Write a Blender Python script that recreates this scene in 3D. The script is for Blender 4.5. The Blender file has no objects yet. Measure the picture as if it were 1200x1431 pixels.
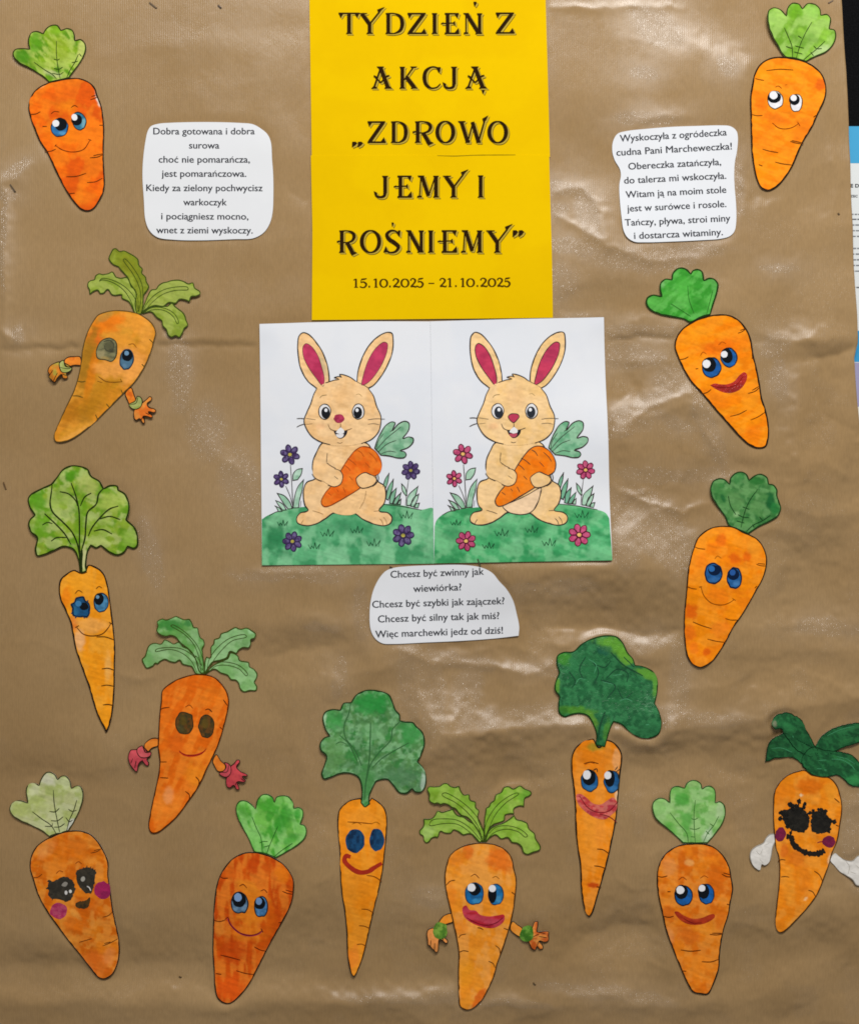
import bpy, math, random
import numpy as np
from mathutils import Vector
from mathutils.geometry import delaunay_2d_cdt
random.seed(7)
scene = bpy.context.scene
SC = 0.00088                      # one drawing unit is 0.88 mm on the board
CX, CY, ZC = 600.0, 715.5, 1.45   # middle of the photographed area and its height above the floor

# ------------------------------------------------------------------ camera, world, lamps, exposure
cam_d = bpy.data.cameras.new('camera'); cam = bpy.data.objects.new('camera', cam_d)
scene.collection.objects.link(cam)
cam.location = (0.0, -1.55, ZC); cam.rotation_euler = (math.radians(90), 0, 0)
cam_d.sensor_fit = 'HORIZONTAL'
cam_d.angle_x = 2 * math.atan(600 * SC / 1.55)
cam_d.clip_start = 0.05; cam_d.clip_end = 50
scene.camera = cam
w = bpy.data.worlds.new('World'); scene.world = w; w.use_nodes = True
w.node_tree.nodes['Background'].inputs[0].default_value = (1.0, 0.97, 0.93, 1)
w.node_tree.nodes['Background'].inputs[1].default_value = 0.22
def area(name, loc, target, sx, sy, power, col):
    d = bpy.data.lights.new(name, 'AREA'); d.shape = 'RECTANGLE'; d.size = sx; d.size_y = sy
    d.energy = power; d.color = col
    o = bpy.data.objects.new(name, d); scene.collection.objects.link(o)
    o.location = loc
    o.rotation_euler = (Vector(target) - Vector(loc)).to_track_quat('-Z', 'Y').to_euler()
area('ceiling_lamp', (0.55, -2.0, ZC + 2.1), (0.0, 0, ZC - 0.7), 1.3, 0.45, 69, (1.0, 0.985, 0.965))
area('ceiling_lamp_far', (-0.4, -3.1, ZC + 2.3), (0, 0, ZC - 0.6), 1.3, 0.3, 42, (1.0, 0.985, 0.965))
scene.view_settings.view_transform = 'Standard'; scene.view_settings.look = 'None'
scene.view_settings.exposure = 0.0; scene.view_settings.gamma = 1.0
scene.render.engine = 'CYCLES'
scene.cycles.pixel_filter_type = 'BLACKMAN_HARRIS'; scene.cycles.filter_width = 1.75
scene.cycles.max_bounces = 5; scene.cycles.diffuse_bounces = 2

# ------------------------------------------------------------------ colour and noise helpers
def lin(h):
    h = h.lstrip('#'); v = [int(h[i:i+2], 16) / 255 for i in (0, 2, 4)]
    return np.array([c / 12.92 if c <= 0.04045 else ((c + 0.055) / 1.055) ** 2.4 for c in v])
def _hash(ix, iy, seed):
    h = (ix.astype(np.int64) * 374761393 + iy.astype(np.int64) * 668265263 + seed * 1442695041) & 0xFFFFFFFF
    h = ((h ^ (h >> 13)) * 1274126177) & 0xFFFFFFFF
    h = (h ^ (h >> 16)) & 0xFFFFFFFF
    return h / 4294967295.0
def vnoise(x, y, seed=0):
    x = np.asarray(x, float); y = np.asarray(y, float)
    ix = np.floor(x); iy = np.floor(y); fx = x - ix; fy = y - iy
    ux = fx * fx * fx * (fx * (fx * 6 - 15) + 10); uy = fy * fy * fy * (fy * (fy * 6 - 15) + 10)
    a = _hash(ix, iy, seed); b = _hash(ix + 1, iy, seed); c = _hash(ix, iy + 1, seed); d = _hash(ix + 1, iy + 1, seed)
    return (a + (b - a) * ux) * (1 - uy) + (c + (d - c) * ux) * uy
def fbm(x, y, seed=0, octv=4, g=0.5):
    s = 0; a = 1; t = 0
    for i in range(octv):
        s = s + a * vnoise(x * 2 ** i + 17.3 * i, y * 2 ** i - 9.1 * i, seed + i); t += a; a *= g
    return s / t
def sst(e0, e1, v):
    t = np.clip((v - e0) / (e1 - e0), 0, 1); return t * t * (3 - 2 * t)

# ------------------------------------------------------------------ relief of the hanging kraft sheet (metres towards the viewer)
GP = 2.6
GX0, GX1, GY0, GY1 = -60, 1212, -60, 1500
gx = np.arange(GX0, GX1 + GP, GP); gy = np.arange(GY0, GY1 + GP, GP)
XX, YY = np.meshgrid(gx, gy)
def seg_dist(X, Y, pl):
    best = np.full(X.shape, 1e9)
    tt = np.zeros(X.shape)
    n = len(pl) - 1
    for i in range(n):
        (ax, ay), (bx, by) = pl[i], pl[i + 1]
        dx, dy = bx - ax, by - ay; L = dx * dx + dy * dy
        t = np.clip(((X - ax) * dx + (Y - ay) * dy) / L, 0, 1)
        d = np.hypot(X - ax - t * dx, Y - ay - t * dy)
        m = d < best; best = np.where(m, d, best); tt = np.where(m, (i + t) / n, tt)
    return best, tt
def P(s):
    return [tuple(float(v) for v in q.split(',')) for q in s.split()]
WX = XX + 16 * (fbm(XX / 60, YY / 60, 5, 3) - .5) + 4 * (vnoise(XX / 9, YY / 9, 6) - .5)
WY = YY + 16 * (fbm(XX / 60, YY / 60, 9, 3) - .5) + 4 * (vnoise(XX / 9, YY / 9, 11) - .5)
H = np.zeros(XX.shape)
def ridge(s, wd, amp, e=2.5):
    global H
    d, t = seg_dist(WX, WY, P(s))
    H = H + 1.5 * amp * 1e-3 * np.exp(-(np.sqrt(d * d + e * e) - e) / wd) * (0.35 + 0.65 * np.sin(np.pi * np.clip(t, .02, .98)) ** .5)
def bump(x, y, rx, ry, ang, amp):
    global H
    a = math.radians(ang); u = (WX - x) * math.cos(a) + (WY - y) * math.sin(a); v = -(WX - x) * math.sin(a) + (WY - y) * math.cos(a)
    H = H + amp * 1e-3 * np.exp(-(u / rx) ** 2 - (v / ry) ** 2)
# long folds (bright above, dark below = ridge)
ridge('-60,1402 120,1398 300,1404 480,1400 640,1402', 26, 3.4, 8)
ridge('-60,1352 150,1350 330,1352 470,1368', 22, -2.2, 8)
ridge('470,1398 620,1392 760,1402 900,1408 1010,1400', 18, 2.6, 5)
ridge('590,1052 625,1030 700,1020 800,1017 880,1024 940,1018', 24, 4.2, 2)
ridge('930,1022 1000,1018 1080,1000 1150,982 1215,975', 24, 3.2, 3)
ridge('600,1035 588,1075 600,1120', 10, 1.0, 2)
ridge('640,790 740,800 840,792 960,800 1060,798', 34, 3.2, 12)
ridge('760,884 840,880 900,886 955,884 1000,870', 16, -3.2, 2)
ridge('380,872 430,866 480,874', 20, 1.8, 8)
ridge('376,916 430,910 480,902', 12, -1.7, 3)
ridge('5,486 120,484 250,483 380,486', 5, -1.3, 1.2)
ridge('5,476 180,474 380,476', 8, 0.6, 2)
ridge('845,474 960,474 1070,474', 5, -1.3, 1.2)
ridge('1070,470 1115,478 1200,474', 14, 1.7, 1.5)
ridge('1115,478 1112,560 1114,650 1110,760 1116,836', 10, 1.6, 1.5)
ridge('1115,505 1170,498 1200,488', 12, -2.0, 1.5)
ridge('1150,510 1140,560 1150,620', 14, -1.2, 3)
ridge('848,676 880,690 905,706 960,712 1000,694', 8, 1.8, 1.5)
ridge('905,706 930,740 952,786', 6, .9, 1.5)
ridge('1000,694 1008,720 985,752', 9, 1.0, 2)
ridge('850,620 905,570 960,548 1000,515', 8, 1.0, 2)
ridge('960,548 985,600 1012,656', 7, 1.1, 2)
ridge('860,500 930,508 990,500', 10, .9, 2)
ridge('770,268 815,262 845,300 850,352', 7, 1.1, 1.5)
ridge('772,300 812,322 852,350 902,362 980,358', 8, 1.1, 1.5)
ridge('930,30 1000,80 1046,96', 20, 1.3, 6)
ridge('900,165 930,160 962,158', 9, .8, 2)
ridge('1030,240 1044,272 1035,310', 7, .9, 1.5)
ridge('1160,210 1175,250 1168,292', 8, .9, 2)
ridge('762,5 880,8 960,14', 6, .7, 2)
ridge('555,905 600,930 640,925 700,934 735,944 790,930 850,922', 9, 2.0, 1.4)
ridge('575,905 580,960 600,1005 612,1030', 8, 1.3, 1.5)
ridge('660,936 650,985 625,1015', 9, 1.2, 2)
ridge('612,1030 660,1020 700,1026', 6, .9, 1.5)
ridge('720,935 700,980 690,1000', 8, .8, 2)
ridge('735,850 745,885 735,940', 10, -1.2, 2)
ridge('745,870 780,905 800,940', 9, 1.1, 2)
ridge('500,850 505,900 520,930', 10, .9, 3)
ridge('455,930 470,960 462,985', 8, .8, 2)
ridge('250,500 258,540 243,590', 16, .9, 4)
ridge('280,595 300,630 340,660 362,720', 14, .9, 4)
ridge('190,700 205,760 198,800', 12, .6, 4)
ridge('350,795 400,802 450,798', 8, .8, 2)
ridge('0,258 25,250 48,232', 12, 1.6, 3)
ridge('3,250 9,340 6,470', 7, 1.6, 2)
ridge('0,462 20,470 28,455', 7, 1.4, 1)
ridge('160,945 188,952 215,948', 8, .9, 2)
ridge('590,1245 612,1255 640,1250', 9, .9, 3)
ridge('600,1340 640,1360 655,1330', 12, 1.0, 4)
ridge('1048,1225 1080,1215 1110,1235', 12, 1.1, 2)
ridge('1048,1225 1042,1255', 8, .8, 1.5)
ridge('770,1345 820,1310 880,1296 915,1300', 14, -1.6, 4)
ridge('780,1390 840,1392 905,1405', 12, 1.8, 3)
ridge('905,1300 925,1360 918,1420', 16, -1.6, 5)
ridge('900,1056 945,1052 970,1036', 9, -1.0, 2)
ridge('1150,1160 1190,1130 1215,1120', 14, 1.6, 4)
ridge('1040,1060 1110,1075 1150,1050', 10, .9, 3)
ridge('980,1150 1030,1128 1060,1120', 10, .9, 3)
ridge('1010,880 1080,872 1150,880 1215,868', 18, 1.4, 5)
ridge('1030,640 1070,636 1110,640', 12, .8, 4)
bump(1130, 760, 40, 90, 10, -2.4); bump(1160, 700, 36, 80, 0, 1.5)
bump(820, 850, 130, 36, 0, -1.6); bump(60, 1150, 40, 40, 0, 1.0)
bump(100, 1240, 90, 60, 0, 1.5); bump(220, 1300, 60, 60, 0, -1.8); bump(470, 1260, 90, 60, 0, 1.4)
bump(1080, 1330, 90, 50, 20, 1.8); bump(1140, 1400, 70, 40, -20, -1.8)
# broad facets leaning up (+) or down (-), where the sheet bulges or sinks
def lean(x, y, rx, ry, s, ang=0):
    global H
    a = math.radians(ang); u = (WX - x) * math.cos(a) + (WY - y) * math.sin(a); v = -(WX - x) * math.sin(a) + (WY - y) * math.cos(a)
    H = H + (1.15 if y > 780 else 1.0) * s * SC * ry * np.tanh(v / ry) * np.exp(-np.abs(u / rx) ** 3) * np.exp(-(v / (3.2 * ry)) ** 2)
for q in [(190,483,230,5,-.14),(960,473,130,5,-.14),(190,440,200,30,.04),(960,440,120,24,.05),(420,893,70,20,-.16),(740,838,110,34,-.17),(880,846,90,28,-.16),(680,1062,100,26,-.17),(560,1060,60,24,-.08),(800,1046,130,20,-.17),(1000,1042,120,22,-.15),(1140,745,44,70,-.16),(1142,540,26,40,-.14),(1150,490,46,12,-.2),
 (560,1285,120,50,-.10),(460,1300,90,36,-.12),(240,1312,90,34,-.13),(60,1330,100,22,-.12),(850,1262,70,30,-.13),(960,1400,46,40,-.16),(1140,1305,80,26,-.13),(1150,1420,60,20,-.12),(100,1078,120,14,-.12),(330,1050,80,20,-.05),(1100,1110,60,18,-.1),
 (200,1385,290,13,.17),(640,1384,150,11,.17),(850,1338,60,30,.17),(820,1000,200,14,.15),(1100,962,110,16,.15),(890,897,64,14,.16),(900,560,80,34,.10),(610,965,60,50,.12),(1066,1226,34,16,.14),(1192,1160,24,28,.16),(1070,1366,80,22,.13),
 (40,1170,60,40,.1),(200,640,110,44,.06),(900,735,60,34,.13),(980,70,120,24,.10,25),(430,950,70,12,.10),(130,1010,90,26,.05),(620,1240,40,30,.07),(500,830,90,16,-.1),(330,820,90,16,-.05),(380,1225,70,40,.05),(30,760,40,60,-.05),(840,440,80,14,.1),
 (1100,640,60,50,.06),(1080,880,110,24,.08),(1120,920,70,14,-.09),(930,1180,40,24,.08),(920,1110,50,16,.1),(770,1180,30,50,-.06),(1040,1180,50,24,.08),(860,300,70,40,.08),(800,180,60,40,-.05),(60,430,60,20,-.06),(60,560,60,30,-.04),(250,900,90,26,-.06),(1010,600,50,26,.06),(560,1180,40,26,-.06)]:
    lean(*q)
# flat facets between sharp creases, many in the lower right, few in the upper left
rf = random.Random(23)
for k in range(70):
    x = rf.uniform(380, 1200); y = rf.uniform(0, 1431)
    if rf.random() > .22 + .78 * (x > 600) * (y > 420): continue
    a = rf.gauss(0, .5) if rf.random() < .6 else rf.gauss(1.35, .4); L_ = rf.uniform(50, 150)
    pl = [(x + math.cos(a + rf.uniform(-.35, .35)) * L_ * t, y + math.sin(a + rf.uniform(-.35, .35)) * L_ * t) for t in (0, .35, .7, 1)]
    ridge(' '.join('%.0f,%.0f' % q for q in pl), rf.uniform(9, 24), rf.choice((-1, 1, 1)) * rf.uniform(.5, 1.3), rf.uniform(.8, 2.5))
for k in range(75):      # short sharp creases
    x = rf.uniform(420, 1200); y = rf.uniform(430, 1431)
    a = rf.uniform(-1.2, 1.2); L_ = rf.uniform(22, 70); b_ = rf.uniform(-.7, .7)
    ridge('%.0f,%.0f %.0f,%.0f %.0f,%.0f' % (x, y, x + math.cos(a) * L_ * .5, y + math.sin(a) * L_ * .5, x + math.cos(a) * L_ * .5 + math.cos(a + b_) * L_ * .5, y + math.sin(a) * L_ * .5 + math.sin(a + b_) * L_ * .5), rf.uniform(5, 10), rf.choice((-1, 1)) * rf.uniform(.25, .6), .8)
# sagging waves and crumpling that grows to the lower right
dens = np.clip(0.10 + 0.75 * sst(560, 900, XX + 0.35 * (YY - 300)) * sst(80, 640, YY) + 0.35 * sst(760, 980, YY), 0.12, 1.0)
dens = dens * (0.5 + fbm(XX / 170, YY / 170, 77, 2))
H += 3.0e-3 * (fbm(XX / 300, YY / 92, 21, 2) - .5)
H += 11.0e-3 * dens * (fbm(WX / 190, WY / 120, 31, 2) - .5)
def creased(s, seed):
    a = np.abs(fbm(WX / s, WY / s, seed, 2) - .5); b = np.abs(fbm(WX / s + 40, WY / (s * 1.2), seed + 50, 2) - .5)
    return np.minimum(a, b * 1.15)
H += -15e-3 * dens * creased(170, 41)
H += -1.6e-3 * dens * creased(46, 45)
H += -0.35e-3 * (dens + .3) * creased(17, 47)
def blur(A, r, n=3):
    k = int(round(r / GP)); 
    for _ in range(n):
        for ax in (0, 1):
            pad = [(k + 1, k) if i == ax else (0, 0) for i in (0, 1)]
            c = np.cumsum(np.pad(A, pad, mode='edge'), axis=ax)
            A = (c[2 * k + 1:] - c[:-2 * k - 1]) / (2 * k + 1) if ax == 0 else (c[:, 2 * k + 1:] - c[:, :-2 * k - 1]) / (2 * k + 1)
    return A
BASE = blur(H, 24, 3)
GLUED = []                         # outlines of everything glued on; the sheet is pressed flat beneath them
OFFS = 0.0011
def base_at(px, py):
    px = np.asarray(px, float); py = np.asarray(py, float)
    fx = np.clip((px - GX0) / GP, 0, len(gx) - 1.001); fy = np.clip((py - GY0) / GP, 0, len(gy) - 1.001)
    i = fx.astype(int); j = fy.astype(int); u = fx - i; v = fy - j
    return (BASE[j, i] * (1 - u) + BASE[j, i + 1] * u) * (1 - v) + (BASE[j + 1, i] * (1 - u) + BASE[j + 1, i + 1] * u) * v

# ------------------------------------------------------------------ materials
def new_mat(name):
    m = bpy.data.materials.new(name); m.use_nodes = True
    nt = m.node_tree; return m, nt, nt.nodes['Principled BSDF']
def N(nt, t, **kw):
    n = nt.nodes.new(t)
    for k, v in kw.items(): setattr(n, k, v)
    return n
def paper_mat(name, rough, bumpd, mott, scale=900, spec=0.07, stroke=None):
    m, nt, b = new_mat(name); L = nt.links
    at = N(nt, 'ShaderNodeAttribute', attribute_name='Col')
    geo = N(nt, 'ShaderNodeNewGeometry')
    n1 = N(nt, 'ShaderNodeTexNoise'); n1.inputs['Scale'].default_value = scale; n1.inputs['Detail'].default_value = 3
    n2 = N(nt, 'ShaderNodeTexNoise'); n2.inputs['Scale'].default_value = 130; n2.inputs['Detail'].default_value = 4
    L.new(geo.outputs['Position'], n1.inputs['Vector']); L.new(geo.outputs['Position'], n2.inputs['Vector'])
    mr = N(nt, 'ShaderNodeMapRange'); mr.inputs[1].default_value = .3; mr.inputs[2].default_value = .7
    mr.inputs[3].default_value = 1 - mott; mr.inputs[4].default_value = 1 + mott * .6
    L.new(n2.outputs['Fac'], mr.inputs[0])
    vm = N(nt, 'ShaderNodeVectorMath', operation='SCALE'); L.new(at.outputs['Color'], vm.inputs[0]); L.new(mr.outputs[0], vm.inputs['Scale'])
    L.new(vm.outputs[0], b.inputs['Base Color'])
    b.inputs['Roughness'].default_value = rough; b.inputs['Specular IOR Level'].default_value = spec
    bp = N(nt, 'ShaderNodeBump'); bp.inputs['Distance'].default_value = bumpd; bp.inputs['Strength'].default_value = .5
    src = n1.outputs['Fac']
    if stroke:
        mp = N(nt, 'ShaderNodeMapping'); mp.inputs['Scale'].default_value = stroke; mp.inputs['Rotation'].default_value = (0, .5, 0)
        L.new(geo.outputs['Position'], mp.inputs['Vector'])
        n3 = N(nt, 'ShaderNodeTexNoise'); n3.inputs['Scale'].default_value = 1; n3.inputs['Detail'].default_value = 3; n3.inputs['Distortion'].default_value = 2.2
        L.new(mp.outputs[0], n3.inputs['Vector'])
        src = n3.outputs['Fac']
    L.new(src, bp.inputs['Height']); L.new(bp.outputs[0], b.inputs['Normal'])
    return m
MAT = {
 'wash': paper_mat('watercolour_on_paper', .62, .00025, .05),
 'paper': paper_mat('printer_paper', .7, .00006, .006),
 'card': paper_mat('yellow_card', .7, .00008, .012, spec=.02),
 'ink': paper_mat('printed_ink', .8, .0001, .06, spec=.03),
 'felt': paper_mat('felt_pen', .5, .0002, .12, spec=.12),
 'poster': paper_mat('poster_paint', .32, .0012, .08, spec=.4, stroke=(210, 210, 190)),
 'wire': paper_mat('staple_wire', .35, .0001, .05),
}
# ------------------------------------------------------------------ geometry helpers
def catmull(pts, closed, step):
    """pts: list of (x, y, corner); returns dense polyline"""
    n = len(pts); out = []
    A = [np.array(p[:2], float) for p in pts]; C = [p[2] for p in pts]
    rng = range(n) if closed else range(n - 1)
    for i in rng:
        p1, p2 = A[i], A[(i + 1) % n]
        p0 = A[i - 1] if (closed or i > 0) and not C[i] else 2 * p1 - p2
        p3 = A[(i + 2) % n] if (closed or i + 2 < n) and not C[(i + 1) % n] else 2 * p2 - p1
        d = np.linalg.norm(p2 - p1); k = max(1, int(math.ceil(d / step)))
        # centripetal parameterisation
        t0 = 0; t1 = t0 + max(1e-3, np.linalg.norm(p1 - p0) ** .5); t2 = t1 + max(1e-3, d ** .5); t3 = t2 + max(1e-3, np.linalg.norm(p3 - p2) ** .5)
        for j in range(k):
            t = t1 + (t2 - t1) * j / k
            a1 = (t1 - t) / (t1 - t0) * p0 + (t - t0) / (t1 - t0) * p1
            a2 = (t2 - t) / (t2 - t1) * p1 + (t - t1) / (t2 - t1) * p2
            a3 = (t3 - t) / (t3 - t2) * p2 + (t - t2) / (t3 - t2) * p3
            b1 = (t2 - t) / (t2 - t0) * a1 + (t - t0) / (t2 - t0) * a2
            b2 = (t3 - t) / (t3 - t1) * a2 + (t - t1) / (t3 - t1) * a3
            out.append((t2 - t) / (t2 - t1) * b1 + (t - t1) / (t2 - t1) * b2)
    if not closed: out.append(A[-1])
    return np.array(out)
def parse(s):
    r = []
    for q in s.split():
        c = q.endswith('*'); q = q.rstrip('*'); a, b = q.split(','); r.append((float(a), float(b), c))
    return r
def inside(px, py, poly):
    x0, y0 = poly[:, 0], poly[:, 1]; x1, y1 = np.roll(x0, -1), np.roll(y0, -1)
    c = np.zeros(px.shape, bool)
    for a, b, e, f in zip(x0, y0, x1, y1):
        if b == f: continue
        m = ((b > py) != (f > py)) & (px < (e - a) * (py - b) / (f - b) + a); c ^= m
    return c
def edge_dist(px, py, poly):
    Q = np.vstack([poly, poly[:1]]); best = np.full(px.shape, 1e9)
    for i in range(len(Q) - 1):
        ax, ay = Q[i]; dx, dy = Q[i + 1] - Q[i]; L = dx * dx + dy * dy + 1e-9
        t = np.clip(((px - ax) * dx + (py - ay) * dy) / L, 0, 1)
        best = np.minimum(best, (px - ax - t * dx) ** 2 + (py - ay - t * dy) ** 2)
    return np.sqrt(best)
def triangulate(poly, pitch):
    if pitch:
        xs = np.arange(poly[:, 0].min() + pitch * .3, poly[:, 0].max(), pitch); ys = np.arange(poly[:, 1].min() + pitch * .3, poly[:, 1].max(), pitch * .87)
        gx_, gy_ = np.meshgrid(xs, ys); gx_ = gx_ + (np.arange(len(ys)) % 2)[:, None] * pitch * .5
        gx_, gy_ = gx_.ravel(), gy_.ravel()
        m = inside(gx_, gy_, poly); gx_, gy_ = gx_[m], gy_[m]
        if len(gx_):
            m = edge_dist(gx_, gy_, poly) > pitch * .45; gx_, gy_ = gx_[m], gy_[m]
        pts = np.vstack([poly, np.column_stack([gx_, gy_])])
    else: pts = poly
    n = len(poly)
    r = delaunay_2d_cdt([Vector((float(a), float(b))) for a, b in pts], [(i, (i + 1) % n) for i in range(n)], [], 1, 1e-4)
    V = np.array([(v.x, v.y) for v in r[0]]); return V, [tuple(f) for f in r[2]]

def tint(base, spots=(), mix=(), edge=None, seed=0, fine=1.0):
    """returns painter(px, py, ed, zoom coords u,v): base colour, noise mixes, blobs given in the drawing's own coordinates"""
    b = lin(base)
    def f(px, py, ed, u, v):
        col = np.tile(b, (len(px), 1))
        for (c, amt, sx, sy, ang, sd) in mix:
            a = math.radians(ang); p = px * math.cos(a) + py * math.sin(a); q = -px * math.sin(a) + py * math.cos(a)
            nn = fbm(p / sx, q / sy, sd + seed * 13, 4)
            k = (np.clip(sst(.42, .60, nn) * amt * 1.3, 0, .95))[:, None]; col = col * (1 - k) + lin(c) * k
        for (x, y, rx, ry, ang, c, al, soft) in spots:
            a = math.radians(ang); p = (u - x) * math.cos(a) + (v - y) * math.sin(a); q = -(u - x) * math.sin(a) + (v - y) * math.cos(a)
            d = np.sqrt((p / rx) ** 2 + (q / ry) ** 2) + .85 * (fbm(px / 7, py / 7, 3 + int(x) % 50, 3) - .5)
            k = ((1 - sst(1 - soft, 1 + soft * .5, d)) * al)[:, None]; col = col * (1 - k) + lin(c) * k
        if fine:
            fv = 1 + fine * (.12 * (fbm(px / 3.2, py / 3.2, 61 + seed, 3) - .5) * 2 + (.16 * (fbm((px + .3 * py) / 18, (py - .3 * px) / 2.6, 67 + seed, 2) - .5) * 2))
            col = col * fv[:, None]
        if edge is not None:
            c, wdt, amt = edge
            k = ((1 - sst(wdt * .4, wdt * 1.3, ed + 1.6 * (fbm(px / 9, py / 9, 91, 2) - .5))) * amt)[:, None]
            col = col * (1 - k) + lin(c) * k
        return col
    return f

class Cut:
    """one glued-on thing: an empty at its middle that parents its painted parts"""
    def __init__(s, name, label, cat, centre, frame, lift=(), group=None, off=0.0, warp=None):
        o = bpy.data.objects.new(name, None); scene.collection.objects.link(o); o.empty_display_size = .02
        s.c = centre; s.fr = frame; s.off = OFFS + off; s.root = o; s.liftb = lift; s.warp = warp
        s.y0 = -(float(base_at(*centre)) + s.off)
        o.location = ((centre[0] - CX) * SC, s.y0, ZC - (centre[1] - CY) * SC)
        o['label'] = label; o['category'] = cat
        if group: o['group'] = group
        s.lv = 2
    def px(s, u, v):
        u = np.asarray(u, float); v = np.asarray(v, float)
        if s.warp: u, v = s.warp(u, v)
        return s.fr[0] + u / s.fr[2], s.fr[1] + v / s.fr[2]
    def depth(s, px, py):
        h = base_at(px, py) + s.off
        for (x, y, rx, ry, a) in s.liftb: h = h + a * 1e-3 * np.exp(-((px - x) / rx) ** 2 - ((py - y) / ry) ** 2)
        return h
    def mesh(s, name, V, faces, col, layer, parent=None, mat='wash', thick=0, label=None, extra=None):
        px, py = V[:, 0], V[:, 1]
        d = s.depth(px, py) + layer * 0.00007
        if extra is not None: d = d + extra
        co = np.column_stack([(px - s.c[0]) * SC, -(d) - s.y0, -(py - s.c[1]) * SC])
        col = np.asarray(col, float)
        if col.ndim == 1: col = np.tile(col, (len(V), 1))
        # make every face look at the viewer (image y runs down)
        fc = []
        for f in faces:
            a, b, c = V[f[0]], V[f[1]], V[f[2]]
            cr = (b[0] - a[0]) * (c[1] - a[1]) - (b[1] - a[1]) * (c[0] - a[0])
            fc.append(tuple(f) if cr < 0 else tuple(reversed(f)))
        if thick:
            e = {}
            for f in fc:
                for i in range(len(f)):
                    k = (f[i], f[(i + 1) % len(f)]); e[k] = 1
            bd = [k for k in e if (k[1], k[0]) not in e]
            vs = sorted({i for k in bd for i in k}); mp = {v: len(co) + i for i, v in enumerate(vs)}; mt = {v: len(co) + len(vs) + i for i, v in enumerate(vs)}
            rim = co[vs].copy(); back = co[vs].copy(); back[:, 1] += thick
            co = np.vstack([co, back, rim]); wcol = np.tile(lin('d8d2c8'), (2 * len(vs), 1)); col = np.vstack([col, wcol])
            fc = fc + [(mt[b_], mt[a_], mp[a_], mp[b_]) for a_, b_ in bd]
        me = bpy.data.meshes.new(name); me.from_pydata([tuple(c) for c in co], [], fc)
        ca = me.color_attributes.new('Col', 'FLOAT_COLOR', 'POINT')
        ca.data.foreach_set('color', np.column_stack([col, np.ones(len(col))]).astype(np.float32).ravel())
        me.polygons.foreach_set('use_smooth', [len(f) == 3 and True or False for f in fc])
        me.materials.append(MAT[mat]); me.update()
        o = bpy.data.objects.new(name, me); scene.collection.objects.link(o); o.parent = parent or s.root
        if label: o['label'] = label
        return o
    def curve(s, spec, closed, step=1.6):
        pts = parse(spec) if isinstance(spec, str) else spec
        x, y = s.px([p[0] for p in pts], [p[1] for p in pts])
        return catmull([(a, b, p[2]) for a, b, p in zip(x, y, pts)], closed, step)
    def uv(s, px, py):
        return (px - s.fr[0]) * s.fr[2], (py - s.fr[1]) * s.fr[2]
    def fill(s, name, spec, col, layer=0, parent=None, mat='wash', thick=0, pitch=1.9, out=None, label=None, step=1.6, jag=0, holes=None):
        poly = s.curve(spec, True, step)
        if jag:
            poly = poly + jag * (np.column_stack([fbm(poly[:, 0] / 2.2, poly[:, 1] / 2.2, 5, 2), fbm(poly[:, 0] / 2.2, poly[:, 1] / 2.2, 15, 2)]) - .5)
        if thick and s.fr[0] < 1090 or thick and name != 'paper': GLUED.append(poly)
        V, F = triangulate(poly, pitch)
        if callable(col):
            ed = edge_dist(V[:, 0], V[:, 1], poly); u, v = s.uv(V[:, 0], V[:, 1]); c = col(V[:, 0], V[:, 1], ed, u, v)
        else: c = lin(col)
        o = s.mesh(name, V, F, c, layer, parent, mat, thick, label)
        if out:  # printed outline that the scissors followed: (colour, width, coverage, inset)
            oc, ow, cov, ins = out
            Q = np.vstack([poly, poly[:1]])
            t = np.gradient(Q, axis=0); t[0] = t[-1] = Q[1] - Q[-2]; t /= np.linalg.norm(t, axis=1)[:, None] + 1e-9
            nrm = np.column_stack([-t[:, 1], t[:, 0]])
            area_ = .5 * np.sum(Q[:-1, 0] * Q[1:, 1] - Q[1:, 0] * Q[:-1, 1]); nrm = nrm if area_ > 0 else -nrm
            nz = fbm(Q[:, 0] / 22, Q[:, 1] / 22, 7 + int(Q[0, 0]), 3)
            wv = ow * 1.25 * sst(.5 - cov * .5 - .05, .5 - cov * .5 + .15, nz) * (0.75 + .5 * vnoise(Q[:, 0] / 6, Q[:, 1] / 6, 3))
            a = Q + nrm * ins; b = Q + nrm * (ins + wv[:, None] + .02)
            n = len(Q); VV = np.vstack([a, b]); FF = []
            for i in range(n - 1):
                if wv[i] + wv[i + 1] > .1: FF += [(i, i + 1, n + i + 1), (i, n + i + 1, n + i)]
            if FF: s.mesh('outline', VV, FF, lin(oc), layer + 1, o, 'ink')
        return o
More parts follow.
